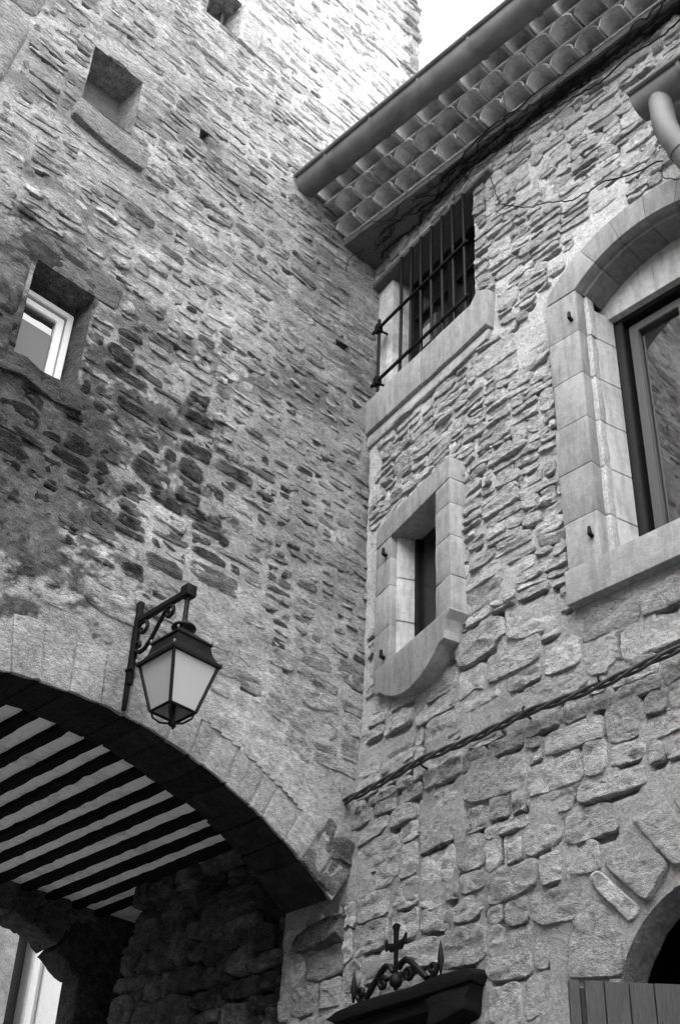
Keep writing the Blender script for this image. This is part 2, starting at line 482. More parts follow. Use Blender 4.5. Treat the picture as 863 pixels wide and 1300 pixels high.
CRISP = [(1.03, 0, 0), (1.0, .45, 0), (.965, .93, 0), (.88, 1.0, 0), (.70, 1.0, 0), (.46, 1.0, 0), (.23, 1.0, 0)]
def stone_geo(cu, cv, B, H, mort, pos, R, rough=.008, lay=.0, edge=.022, rings=None, tilt=.012, sink=0.0, lean=-.006, follow=0.0):
    """lumpy stone face standing H proud of the mortar; edges run below the mortar"""
    N = len(B); sz = np.abs(B).max(0)
    if rings is None: rings = [(1.05, 0, -edge), (1.0, .25, -.004), (.94, .75, 0), (.83, .95, 0), (.66, 1.0, 0), (.44, 1.0, 0), (.22, 1.0, 0)]
    sd = int(R.integers(1, 9999))
    tu, tv = R.normal()*tilt, lean+R.normal()*tilt
    if rings is CRISP: rings = [(CRISP[0][0], 0, -edge)]+CRISP[1:]
    loc = np.vstack([B*rr for rr, _, _ in rings]+[np.zeros((1, 2))]); uv = loc+[cu, cv]
    pf = np.concatenate([np.full(N, p) for _, p, _ in rings]+[[1.0]]); ad = np.concatenate([np.full(N, q) for _, _, q in rings]+[[0.0]])
    mv = mort(uv[:, 0], uv[:, 1]); m0 = float(np.mean(mv[N:2*N]))-sink
    hh = m0*(1-follow)+follow*mv+H*pf+ad+pf*(tu*loc[:, 0]/sz[0]+tv*loc[:, 1]/sz[1])
    nz = (fbm(uv[:, 0]*16, uv[:, 1]*26, sd, 3, .6)-.5)*2*rough
    nz = nz-np.abs(fbm(uv[:, 0]*9, uv[:, 1]*18, sd+31, 2, .5)-.5)*1.6*rough
    if lay: nz = nz+(fbm(uv[:, 0]*7, uv[:, 1]*60, sd+3, 2, .6)-.5)*2*lay
    hh = hh+nz*np.minimum(1, pf+.15)
    V = pos(uv[:, 0], uv[:, 1], hh)
    Fc = []; nr = len(rings)
    for i in range(nr-1):
        for k in range(N):
            k2 = (k+1) % N; Fc.append((i*N+k, i*N+k2, (i+1)*N+k2, (i+1)*N+k))
    c = nr*N
    for k in range(N): Fc.append(((nr-1)*N+k, (nr-1)*N+(k+1) % N, c))
    vis = float(np.max(hh-mv))
    return V, Fc, uv, vis

def px_area(V):
    x, y = project(V)
    if x.max() < 0 or x.min() > PW or y.max() < 0 or y.min() > PH: return 0.0
    cx = min(x.max(), PW)-max(x.min(), 0); cy = min(y.max(), PH)-max(y.min(), 0)
    return max(cx, 0)*max(cy, 0)

def emit_stones(stones, parent, mat, name, limit, stuff_name, sharp=None):
    """the stones that show largest become parts; the remainder one mesh"""
    stones.sort(key=lambda q: -q[3])
    for V, Fc, tone, ar in stones[:limit]:
        so = obj_np(name, V, Fc, mat, parent, tone)
        if sharp: so.data.set_sharp_from_angle(angle=math.radians(sharp))
    rest = stones[limit:]
    if rest:
        Vs = []; Fs = []; T = []; o = 0
        for V, Fc, tone, ar in rest:
            Vs.append(V); Fs += [tuple(i+o for i in f) for f in Fc]; T.append(tone if not np.isscalar(tone) else np.full(len(V), tone)); o += len(V)
        ob = obj_np(stuff_name, np.vstack(Vs), Fs, mat, parent, np.concatenate(T))
        ob['kind'] = 'stuff'
        if sharp: ob.data.set_sharp_from_angle(angle=math.radians(sharp))

FL = Fr(0, 0, 1, 0, 0, -1)                 # tower face: a = x
FRM = Fr(-.18, 0, 0, -1, -1, 0)            # house face, straight part: a = s
t10 = math.radians(10.3)
FRB = Fr(.022, 0, -math.sin(t10), -math.cos(t10), -math.cos(t10), math.sin(t10))     # house face by the barred window
t16 = math.radians(16)
FRS = Fr(float(Xr(.12, 5.5))-.012, -.12, -math.sin(t16), -math.cos(t16), -math.cos(t16), math.sin(t16))  # small window frame

# ================================================================== ground
gm = masonry('cobbled ground', .23, .3, .3, .8, 8, 1, .03)
gv = [(-400, -400, 0), (400, -400, 0), (400, 400, 0), (-400, 400, 0)]
g = obj_np('ground', gv, [(0, 1, 2, 3)], gm, None, None, False, False); g['kind'] = 'structure'

# ================================================================== tower (left)
tower = empty('stone_tower', (-1.5, 0, 0), 'tall rubble stone tower with small deep windows and an arched passage through its foot', 'tower')
TX0, TX1, TZ1 = -5.2, .42, 13.2
W1 = (-2.30, -1.955, 5.745, 6.385)          # white framed window
W2 = (-2.285, -1.945, 7.70, 8.19)           # blocked window with a slab sill
W3 = (-1.60, -1.335, 9.33, 9.72)            # upper window
H1 = (-1.50, -1.435, 8.10, 8.19)            # putlog hole
H2 = (-.30, -.20, 7.215, 7.265)             # small cavity near the corner
SL2 = (-2.33, -1.82, 7.44, 7.64)            # slab sill
rects_L = [W1, W2, W3, H1, H2]
# left jamb of the passage, outside the picture
prism('passage_pier', FL, rect(-5.2, -3.35, 0, 3.56), -.45, -.003, M_MORT_L, tower, .02, .3)

def size_L(u, v, R):
    if v > 7.0: return R.uniform(.10, .34)*(1 if R.random() < .8 else 1.4), R.uniform(.03, .09)
    if v > 5.0:
        if u > -.85: return R.uniform(.09, .20), R.uniform(.045, .075)
        if u < -.95 and v < 6.3 and R.random() < .55: return R.uniform(.15, .32), R.uniform(.07, .14)
        return R.uniform(.10, .26), R.uniform(.045, .10)
    return R.uniform(.14, .36), R.uniform(.08, .17)
R1 = np.random.default_rng(101)
keep_L = [W1, W2, W3, H1, H2, SL2, (-2.42, -1.80, 6.385, 6.60), (-2.36, -1.84, 8.19, 8.36)]
big_blocks_L = [[(-3.3, 8.05), (-2.66, 8.02), (-2.60, 8.40), (-3.3, 8.5)], [(-3.3, 7.36), (-2.735, 7.34), (-2.66, 7.98), (-3.3, 8.0)],
                [(-3.3, 6.93), (-2.70, 6.90), (-2.74, 7.30), (-3.3, 7.32)], [(-3.3, 6.55), (-2.68, 6.50), (-2.66, 6.86), (-3.3, 6.88)],
                [(-2.62, 5.95), (-2.33, 5.95), (-2.32, 6.40), (-2.66, 6.45)], [(-2.64, 5.50), (-2.33, 5.52), (-2.33, 5.92), (-2.64, 5.90)]]
keep_L += [(min(p[0] for p in q), max(p[0] for p in q), min(p[1] for p in q), max(p[1] for p in q)) for q in big_blocks_L]
stones = []; GROOVE_L = []
for r0 in skyline(-3.6, TX1+.02, 3.9, TZ1, size_L, R1):
    cu0 = (r0[0]+r0[1])/2
    wv = .12*(float(fbm(np.array([cu0*1.1]), np.array([r0[2]*.9]), 91, 2)[0])-.5)
    r = trim((r0[0], r0[1], r0[2]+wv, r0[3]+wv), keep_L)
    if r is None: continue
    a, b = (r[1]-r[0])/2, (r[3]-r[2])/2; cu, cv = (r[0]+r[1])/2, (r[2]+r[3])/2
    if any(bool(in_arch_L(np.array(x), np.array(z), .33)) for x, z in ((cu-a, cv-b), (cu+a, cv-b), (cu, cv-b))): continue
    corner = cu > -.9 and 4.9 < cv < 7.9
    gap = .006 if cv > 7 else .012 if not corner else .017
    a = max(a-gap, .018); b = max(b-gap*.8, .012)
    area = a*b*4
    N = int(np.clip(4*(a+b)/.02, 16, 44))
    up = float(sm(6.8, 7.6, cv)); low = float(sm(5.2, 4.7, cv))
    H = R1.normal(.0035, .003)-.001*low
    calm = float(sm(7.0, 8.6, cv+.6*cu))
    H = H-.001*calm
    if cv < 6.9 and R1.random() < .25: H += .005
    B = boundary_rect(a, b, R1.uniform(2.3, 3.6) if cv < 7 else R1.uniform(2.8, 4.5), .05, R1, N, R1.normal()*.06)
    V, Fc, uv, vis = stone_geo(cu, cv, B, H, mort_L, pos_L, R1, rough=.0075, lay=.004, edge=.02, tilt=.0022, lean=-.0008, follow=.85)
    if vis < .0025: continue
    if R1.random() < .20 and cv > 4.6:
        g0_ = R1.uniform(-.9, .4); GROOVE_L.append((cu+a*g0_, cu+a*min(.95, g0_+R1.uniform(.3, 1.0)), cv-b-.018, cv-b+.012, R1.uniform(.010, .028)))
    pm = math.exp(-((cu+1.55)/.85)**2-((cv-5.65)/.72)**2)
    t = R1.uniform(.26, .44)
    if corner: t = R1.uniform(.19, .36)
    if R1.random() < pm*1.1: t = R1.uniform(.04, .13)
    if cv > 7: t = R1.choice([R1.uniform(.34, .50), R1.uniform(.18, .32)], p=[.75, .25])*(.74+.52*float(sm(6.9, 9.6, cv+1.1*cu)))  # upper stones painted brighter towards the top right, for the skylight there
    if cv < 4.9: t = R1.uniform(.26, .40)
    mo = fbm(uv[:, 0]*2.6+uv[:, 1]*.5, uv[:, 1]*4.2, 45, 5, .62)-.5
    tv = t*(1+.9*mo*float(sm(-.5, -1.0, cu)))*(1-.82*stain_L(uv[:, 0], uv[:, 1]))*(1+.5*(fbm(uv[:, 0]*12, uv[:, 1]*20, 44, 3, .6)-.5))
    wr = np.concatenate([np.full(N, q_) for q_ in (0, .1, .4, .8, 1, 1, 1)]+[[1.0]])
    wr = np.clip(wr+1.6*(fbm(uv[:, 0]*18, uv[:, 1]*26, 46, 3, .6)-.42), 0, 1)        # mortar smeared over the stone's edge
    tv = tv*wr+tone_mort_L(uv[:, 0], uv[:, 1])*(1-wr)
    stones.append((V, Fc, tv, px_area(V)))
for q in big_blocks_L:
    q = np.array(q); c = q.mean(0); B = resample(np.array([p-c for p in q])*.985, 44)
    for _ in range(2): B = (np.roll(B, 1, 0)+2*B+np.roll(B, -1, 0))/4
    V, Fc, uv, vis = stone_geo(c[0], c[1], B, .022, mort_L, pos_L, R1, rough=.006, edge=.03, tilt=.006)
    tv = (.27 if c[1] > 6.4 else .16)*(1-.75*stain_L(uv[:, 0], uv[:, 1]))*(1+.5*(fbm(uv[:, 0]*3, uv[:, 1]*4, 5, 3)-.5))
    stones.append((V, Fc, tv, px_area(V)))
# ragged quoins on the tower's free edge
z = 8.3
while z < TZ1:
    h = R1.uniform(.06, .17); w = R1.uniform(.10, .24)
    B = boundary_rect(w/2, h/2-.006, 4.5, .03, R1, 22)
    V, Fc, uv, vis = stone_geo(TX1-w/2+R1.uniform(.0, .035), z+h/2, B, R1.uniform(.012, .03), mort_L, pos_L, R1, rough=.008, edge=.09)
    stones.append((V, Fc, R1.uniform(.3, .5), px_area(V))); z += h
emit_stones(stones, tower, M_STONE_L, 'stone', 300, 'small_stones')
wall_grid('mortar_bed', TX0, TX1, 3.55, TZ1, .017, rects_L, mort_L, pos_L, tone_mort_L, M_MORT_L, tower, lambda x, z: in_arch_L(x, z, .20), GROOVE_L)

# body of the tower behind its face
box('side_wall', (TX1-.5, .012, 4.4), (TX1-.004, 2.9, TZ1), M_STONE_L, tower, 0, .35)
box('rear_wall', (TX0, 2.5, 4.45), (TX1-.51, 2.9, TZ1), M_STONE_L, tower, 0, .35)
box('top_slab', (TX0, .02, TZ1-.01), (TX1-.002, 2.9, TZ1+.12), M_STONE_L, tower, 0, .35)
box('left_wall', (TX0, .012, 0), (TX0+.3, 2.49, TZ1-.02), M_STONE_L, tower, 0, .35)

def recess(parent, r, depth, mat, tone, splay=0.0, mort=mort_L, name='reveal'):
    """four rough reveal faces and a back for an opening in the tower face"""
    a0, a1, z0, z1 = r; n = 8; V = []; Fc = []
    per = [(a0+(a1-a0)*i/n, z0) for i in range(n)]+[(a1, z0+(z1-z0)*i/n) for i in range(n)]+[(a1-(a1-a0)*i/n, z1) for i in range(n)]+[(a0, z1-(z1-z0)*i/n) for i in range(n)]
    ca, cz = (a0+a1)/2, (z0+z1)/2; K = len(per); L = 6
    for j in range(L):
        f = j/(L-1)
        for x, zz in per:
            h = float(mort(np.array(x), np.array(zz)))+.004
            k = 1-splay*f
            jx = (vnoise(zz*23+x*9, f*4, 7)-.5)*.022*(f > 0); jz = (vnoise(x*21, zz*17+f*5, 8)-.5)*.016*(f > 0)
            V.append((ca+(x-ca)*k+jx, -h*(1-f)+depth*f, cz+(zz-cz)*k+jz))
    for j in range(L-1):
        for k in range(K): Fc.append((j*K+k, j*K+(k+1) % K, (j+1)*K+(k+1) % K, (j+1)*K+k))
    return obj_np(name, V, Fc, mat, parent, tone)

def lumpy_block(name, fr, poly, d0, d1, tone, parent, mat, wear=.006):
    return prism(name, fr, poly, d0, d1, mat, parent, .012, tone, 2, wear, 3)

# --- window with white frame
def sub_empty(name, loc, parent, label=None):
    e = bpy.data.objects.new(name, None); COL.objects.link(e); e.parent = parent; e.location = Vector(loc)-wloc(parent); WORLD_LOC[e.name] = Vector(loc)
    if label: e['label'] = label
    return e
w = sub_empty('window', (-2.1, 0, 5.75), tower, 'small deep window with white frame')
recess(w, W1, .26, M_STONE_L, .11, .0)
lumpy_block('lintel', FL, [(-2.42, 6.39), (-1.82, 6.385), (-1.80, 6.57), (-2.42, 6.60)], -.25, .004, .15, w, M_STONE_L, .014)
lumpy_block('sill', FL, [(-2.36, 5.62), (-1.92, 5.63), (-1.92, 5.742), (-2.36, 5.738)], -.2, .022, .07, w, M_STONE_L, .018)
D = .15
fx0, fx1, fz0, fz1 = -2.34, -1.965, 5.73, 6.30
def frame4(name, fr, a0, a1, z0, z1, wd, d0, d1, mat, parent, bevel=.004):
    bm = bmesh.new()
    o = [(a0, z0), (a1, z0), (a1, z1), (a0, z1)]; i = [(a0+wd, z0+wd), (a1-wd, z0+wd), (a1-wd, z1-wd), (a0+wd, z1-wd)]
    vs_ = [[[bm.verts.new(fr.p(x, z_, d)) for x, z_ in q] for q in (o, i)] for d in (d0, d1)]
    for k in range(4):
        k2 = (k+1) % 4
        for L in (0, 1): bm.faces.new((vs_[L][0][k], vs_[L][0][k2], vs_[L][1][k2], vs_[L][1][k]))
        bm.faces.new((vs_[0][0][k], vs_[0][0][k2], vs_[1][0][k2], vs_[1][0][k]))
        bm.faces.new((vs_[0][1][k], vs_[0][1][k2], vs_[1][1][k2], vs_[1][1][k]))
    bmesh.ops.recalc_face_normals(bm, faces=bm.faces)
    if bevel: bmesh.ops.bevel(bm, geom=list(bm.edges), offset=bevel, segments=2, affect='EDGES')
    return bm_obj(name, bm, mat, parent)
frame4('frame', FL, fx0-.06, fx1, fz0-.02, fz1+.035, .035, -D-.06, -D+.004, M_WHITE, w)
frame4('sash', FL, fx0-.02, fx1-.041, fz0+.02, fz1-.012, .042, -D-.05, -D-.008, M_WHITE, w)
prism('pane', FL, rect(fx0, fx1-.07, fz0+.05, fz1-.04), -D-.034, -D-.028, M_GLASS, w, 0)
prism('blind', FL, rect(fx0, fx1-.078, fz0+.05, fz1-.145), -D-.027, -D-.024, M_GLASS2, w, 0)
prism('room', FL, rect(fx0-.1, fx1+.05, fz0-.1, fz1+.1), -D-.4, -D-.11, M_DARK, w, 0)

# --- blocked window with slab sill
w = sub_empty('window', (-2.1, 0, 7.7), tower, 'blocked opening with a thick stone slab as its sill')
recess(w, W2, .30, M_STONE_L, .26, .16)
lumpy_block('infill', FL, rect(-2.32, -1.92, 7.66, 8.22), -.5, -.20, .11, w, M_PLASTER, .02)
lumpy_block('lintel', FL, [(-2.36, 8.195), (-1.85, 8.195), (-1.84, 8.33), (-2.36, 8.36)], -.2, .006, .34, w, M_STONE_L, .012)
lumpy_block('sill', FL, [(-2.33, 7.50), (-1.85, 7.45), (-1.83, 7.60), (-2.32, 7.655)], -.06, .04, .24, w, M_STONE_L, .010)
R5 = np.random.default_rng(55)
for i in range(9):                          # loose rubble on the sill
    x = -2.26+.30*i/8+R5.normal()*.01
    me_r = bmesh.new(); bmesh.ops.create_icosphere(me_r, subdivisions=2, radius=1.0)
    sx, sy, sz = R5.uniform(.02, .05), R5.uniform(.02, .04), R5.uniform(.012, .028)
    for v in me_r.verts:
        k = 1+.3*R5.normal()*.5
        v.co = Vector((x+v.co.x*sx*k, .03+v.co.y*sy*k+R5.normal()*.002, 7.675+sz*.5+v.co.z*sz*k))
    bm_obj('rubble', me_r, M_STONE_L, w, float(R5.uniform(.3, .5)), 60)

# --- upper window
w = sub_empty('window', (-1.46, 0, 9.33), tower, 'upper opening with an old wooden rail')
recess(w, W3, .34, M_STONE_L, .42, .1)
prism('board', FL, rect(-1.66, -1.28, 9.28, 9.80), -.4, -.22, M_DARK, w, 0)  # near-black block painted as the shade inside the opening
prism('rail', FL, rect(-1.62, -1.36, 9.37, 9.40), -.17, -.13, M_LINTEL, w, .004)
prism('rail', FL, rect(-1.40, -1.375, 9.34, 9.74), -.17, -.135, M_LINTEL, w, .004)
lumpy_block('jamb', FL, [(-1.33, 9.30), (-1.17, 9.27), (-1.15, 9.6), (-1.33, 9.70)], -.1, .022, .48, w, M_STONE_L)
for r, nm in ((H1, 'putlog_hole'), (H2, 'cavity')):
    e = sub_empty(nm, ((r[0]+r[1])/2, 0, r[2]), tower)
    recess(e, r, .16, M_STONE_L, .12, .2)
    prism('back', FL, rect(r[0]-.02, r[1]+.02, r[2]-.02, r[3]+.02), -.2, -.145, M_DARK, e, 0)

# --- passage arch: voussoirs
R2 = np.random.default_rng(202)
cx, cz, ra = ARC_L['cx'], ARC_L['cz'], ARC_L['r']
arch = sub_empty('passage_arch', (cx, 0, 3.6), tower)
AT = .30
an = math.radians(54); end = math.radians(140)
first = True
while an < end:
    da = R2.uniform(.035, .068); hgt = R2.uniform(.20, .34)
    g0 = .0012
    poly = []
    for q in np.linspace(an+g0, an+da-g0, 4): poly.append((cx+ra*math.cos(q), cz+ra*math.sin(q)))
    for q in np.linspace(an+da-g0, an+g0, 3): poly.append((cx+(ra+hgt)*math.cos(q), cz+(ra+hgt)*math.sin(q)))
    prism('voussoir', FL, poly, -.012, .010+R2.uniform(-.005, .006), M_MORT_L if an > math.radians(58) else M_ROUGH, arch, .009, float(R2.uniform(.25, .35) if an > math.radians(58) else R2.uniform(.07, .16)), 2, .006 if an > math.radians(58) else .014, 2)
    pin = [(cx+(ra+.004)*math.cos(q), cz+(ra+.004)*math.sin(q)) for q in np.linspace(an+g0, an+da-g0, 4)]+[(cx+(ra+.2)*math.cos(q), cz+(ra+.2)*math.sin(q)) for q in np.linspace(an+da-g0, an+g0, 3)]
    prism('soffit_stone', FL, pin, -AT+R2.uniform(-.02, .01), -.014, M_ROUGH, arch, .006, float(R2.uniform(.012, .03)), 2, .006, 2)
    an += da
tt = np.linspace(math.radians(54), math.radians(140), 60)
prism('arch_bedding', FL, [(cx+(ra+.006)*math.cos(q), cz+(ra+.006)*math.sin(q)) for q in tt]+[(cx+(ra+.30)*math.cos(q), cz+(ra+.30)*math.sin(q)) for q in tt[::-1]], -.011, .003, M_MORT_L, arch, 0, .25)
# corbel stones at the right springing, against the house wall
for poly, d1, t in (([(-.17, 3.98), (-.01, 3.96), (-.01, 4.08), (-.12, 4.10)], .03, .3), ([(-.10, 3.62), (.0, 3.60), (.0, 3.72), (-.06, 3.74)], .01, .3)):
    lumpy_block('corbel_stone', FL, poly, -AT-.02, d1, t*.35, arch, M_ROUGH, .02)

# --- passage interior
passage = sub_empty('passage', (-1.5, 1.2, 0), tower)
ZC = 4.33
prism('ceiling_plaster', Fr(0, 0, 1, 0, 0, 1), rect(-3.4, .5, ZC, ZC+.08), AT-.05, 2.5, M_PLASTER, passage, 0, .80)
x = .14; k = 0
R3 = np.random.default_rng(303)
while x > -3.3:
    wj = R3.uniform(.050, .064); sl1 = R3.normal()*.012
    n = 46; V = []; Fc = []
    for i in range(n+1):
        y = AT-.04+(2.46-AT)*i/n
        o1, o2, o3 = R3.normal(0, .0022, 3); o1 += sl1*(i/n-.5); o2 += sl1*(i/n-.5)
        V += [(x+o1, y, ZC+.004), (x+o1, y, ZC-.032+o3), (x-wj+o2, y, ZC-.032+o3), (x-wj+o2, y, ZC+.004)]
    for i in range(n):
        for j in range(3): Fc.append((i*4+j, i*4+j+1, i*4+j+5, i*4+j+4))
    Fc += [(0, 3, 2, 1), (n*4, n*4+1, n*4+2, n*4+3)]
    jo = obj_np('joist', V, Fc, M_JOIST, passage); jo.data.set_sharp_from_angle(angle=math.radians(40))
    x -= wj+R3.uniform(.105, .122); k += 1
def rough_wall(name, corners, nu, nv, amp, mat, tone, parent, seed):
    P0, P1, P2, P3 = [np.array(p, float) for p in corners]     # bottom-left, bottom-right, top-right, top-left
    u, v = np.meshgrid(np.linspace(0, 1, nu), np.linspace(0, 1, nv), indexing='ij')
    P = (P0*(1-u[..., None])+P1*u[..., None])*(1-v[..., None])+(P3*(1-u[..., None])+P2*u[..., None])*v[..., None]
    nrm = np.cross(P1-P0, P3-P0); nrm /= np.linalg.norm(nrm); Lu = np.linalg.norm(P1-P0); Lv = np.linalg.norm(P3-P0)
    h = amp*((fbm(u*Lu*2.5, v*Lv*2.5, seed, 5, .62)-.5)*2+.6*np.abs(fbm(u*Lu*6, v*Lv*6, seed+5, 4, .6)-.5)*2)
    P = P+nrm*h[..., None]
    idx = np.arange(nu*nv).reshape(nu, nv)
    Fc = np.stack([idx[:-1, :-1], idx[1:, :-1], idx[1:, 1:], idx[:-1, 1:]], -1).reshape(-1, 4).tolist()
    tn = tone*(1+.9*(fbm(u*Lu*3, v*Lv*3, seed+9, 4)-.5))
    return obj_np(name, P.reshape(-1, 3), Fc, mat, parent, tn.reshape(-1))
# right side wall of the passage (dark rubble), its ragged end, the far wall with a second arch
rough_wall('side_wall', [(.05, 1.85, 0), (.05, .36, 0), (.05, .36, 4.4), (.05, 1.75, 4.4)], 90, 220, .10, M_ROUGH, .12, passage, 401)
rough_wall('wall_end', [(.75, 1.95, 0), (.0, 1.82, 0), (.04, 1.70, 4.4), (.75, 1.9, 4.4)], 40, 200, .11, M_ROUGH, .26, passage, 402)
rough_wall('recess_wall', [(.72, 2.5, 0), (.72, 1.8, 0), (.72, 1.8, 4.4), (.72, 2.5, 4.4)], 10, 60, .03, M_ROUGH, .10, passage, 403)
prism('recess_ceiling', Fr(0, 0, 1, 0, 0, 1), rect(.5, .8, ZC, ZC+.08), AT-.05, 2.5, M_DARK, passage, 0)
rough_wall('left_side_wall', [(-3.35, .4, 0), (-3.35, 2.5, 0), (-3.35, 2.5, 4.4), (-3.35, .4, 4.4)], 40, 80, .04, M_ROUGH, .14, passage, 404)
RP = np.random.default_rng(515)
def mort_P(u, v): return .05*(fbm(u*2.5, v*2.5, 401, 4, .6)-.5)
def pos_P(u, v, h): return np.stack([.03-h, u, v], -1)
pst = []
for r in skyline(.38, 1.84, 2.5, 4.30, lambda u, v, R: (R.uniform(.10, .34), R.uniform(.07, .20)), RP):
    a_, b_ = (r[1]-r[0])/2-.008, (r[3]-r[2])/2-.007
    if a_ < .02 or b_ < .015: continue
    B = boundary_rect(a_, b_, 3, .04, RP, int(np.clip(4*(a_+b_)/.025, 16, 40)), RP.normal()*.06)
    V, Fc, uv, vis = stone_geo((r[0]+r[1])/2, (r[2]+r[3])/2, B, RP.normal(.03, .02), mort_P, pos_P, RP, rough=.022, lay=.008, edge=.04, tilt=.02, rings=CRISP)
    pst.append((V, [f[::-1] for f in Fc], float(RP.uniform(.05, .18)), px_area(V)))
emit_stones(pst, passage, M_ROUGH, 'rubble_stone', 300, 'rubble', 35)
# far wall with arch
far = Fr(0, 2.3, 1, 0, 0, -1)
fa = dict(cx=-1.0, cz=2.30, r=1.93)
R6 = np.random.default_rng(66)
a0, a1 = math.radians(57), math.radians(123)
q = a0
while q < a1:
    dq = R6.uniform(.07, .12)
    r0 = fa['r']+R6.normal()*.012
    poly = [(fa['cx']+r0*math.cos(t), fa['cz']+r0*math.sin(t)) for t in np.linspace(q+.003, q+dq-.003, 4)]+[(fa['cx']+(r0+.26)*math.cos(t), fa['cz']+(r0+.26)*math.sin(t)) for t in np.linspace(q+dq-.003, q+.003, 3)]
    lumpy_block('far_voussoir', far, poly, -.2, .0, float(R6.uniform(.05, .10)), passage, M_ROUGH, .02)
    q += dq
def far_wall():
    P = []; n = 40
    ts = np.linspace(a0, a1, n)
    bm = bmesh.new()
    inner = [(fa['cx']+(fa['r']+.15)*math.cos(t), fa['cz']+(fa['r']+.15)*math.sin(t)) for t in ts]
    top = [(x, 4.5) for x, z in inner]
    for d in (-.02, -.19):
        a = [bm.verts.new(far.p(x, z, d)) for x, z in inner]; b = [bm.verts.new(far.p(x, z, d)) for x, z in top]
        for i in range(n-1): bm.faces.new((a[i], a[i+1], b[i+1], b[i]))
    xr, zr = inner[0]; xl, zl = inner[-1]
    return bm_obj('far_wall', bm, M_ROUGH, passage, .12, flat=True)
far_wall()
xr = fa['cx']+fa['r']*math.cos(a0); zr = fa['cz']+fa['r']*math.sin(a0)
prism('far_pier', far, [(xr, 0), (.8, 0), (.8, 4.5), (xr+.06, 4.5), (xr+.05, zr+.05), (xr, zr+.02)], -.20, -.01, M_ROUGH, passage, .02, .07, 2, .012, 3)
xl = fa['cx']-fa['r']*math.cos(a0)
prism('far_pier', far, [(-3.5, 0), (xl, 0), (xl, zr), (xl-.05, 4.5), (-3.5, 4.5)], -.20, -.01, M_ROUGH, passage, .02, .07, 2, .012, 3)

# ================================================================== house (right)
house = empty('stone_house', (0, -1.5, 0), 'rubble stone house with barred, framed and arched windows under a tiled cornice', 'house')
BARW = (0.0, 1.0, 6.93, 7.945)
SMALL = (.10, .80, 4.93, 5.90)
BIGW = (1.52, 2.80, 4.70, 6.60)
DOOR = (.10, .80, 2.0, 3.22)
AD = dict(cx=2.02, cz=2.94, r=.43)         # dark arched doorway at the right
def in_door(s, z, g=0.0): return (((s-AD['cx'])**2+(z-AD['cz'])**2 < (AD['r']+g)**2) & (z > 2.8)) | ((np.abs(s-AD['cx']) < AD['r']+g) & (z <= 2.95))
BA = dict(cx=2.145, cz=6.06, r=.665)       # relieving arch of the tall window
def in_bigarch(s, z, g=0.0): return ((s-BA['cx'])**2+(z-BA['cz'])**2 < (BA['r']+g)**2) & (z > 6.4)
SOFF = 8.12
rects_R = [BARW, (.20, .70, 4.97, 5.78), (1.60, 2.70, 4.80, 6.50), DOOR]
def mort_R2(s, z):
    h = mort_R(s, z)
    return h
box('lower_wall', (-.14, -4.6, 0), (.3, -2.6, 2.3), M_MORT_R, house, 0, .35)
box('lower_wall', (-.14, -1.4, 0), (.3, -.02, 2.0), M_MORT_R, house, 0, .35)
def size_R(u, v, R):
    if v > 4.75:
        if R.random() < .10: return R.uniform(.16, .30), R.uniform(.10, .16)
        return R.uniform(.08, .24), R.uniform(.032, .085)
    if v > 3.95: return (R.uniform(.18, .40), R.uniform(.10, .20)) if u > .4 and R.random() < .6 else (R.uniform(.10, .26), R.uniform(.06, .13))
    if R.random() < .2: return R.uniform(.07, .12), R.uniform(.10, .16)
    return R.uniform(.12, .32), R.uniform(.09, .19)
R4 = np.random.default_rng(404)
keep_R = [(-.2, 1.005, 6.64, 7.965), (-.2, 1.17, 6.64, 6.95), SMALL, (.17, .70, 4.74, 5.0), (1.505, 2.9, 4.68, 6.56), (.0, .92, 2.0, 3.30)]
# hand placed stones round the lower doorway
special_R = [([(1.345, 3.14), (1.60, 3.10), (1.60, 3.26), (1.555, 3.37), (1.46, 3.42), (1.39, 3.36)], .018, .36),
             ([(1.475, 3.49), (1.52, 3.525), (1.70, 3.325), (1.645, 3.285)], .022, .56),
             ([(1.545, 3.54), (1.66, 3.66), (1.845, 3.46), (1.73, 3.335)], .018, .36),
             ([(1.69, 3.68), (1.83, 3.75), (1.985, 3.47), (1.87, 3.43)], .018, .38),
             ([(1.86, 3.76), (2.02, 3.79), (2.10, 3.46), (2.01, 3.44)], .016, .36)]
stones = []; GROOVE_R = []
def in_poly(x, y, q):
    c = False
    for (x0, y0), (x1, y1) in zip(q, q[1:]+q[:1]):
        if (y0 > y) != (y1 > y) and x < (x1-x0)*(y-y0)/(y1-y0)+x0: c = not c
    return c
spec_boxes = [(min(p[0] for p in q), max(p[0] for p in q), min(p[1] for p in q), max(p[1] for p in q)) for q, h, t in special_R]
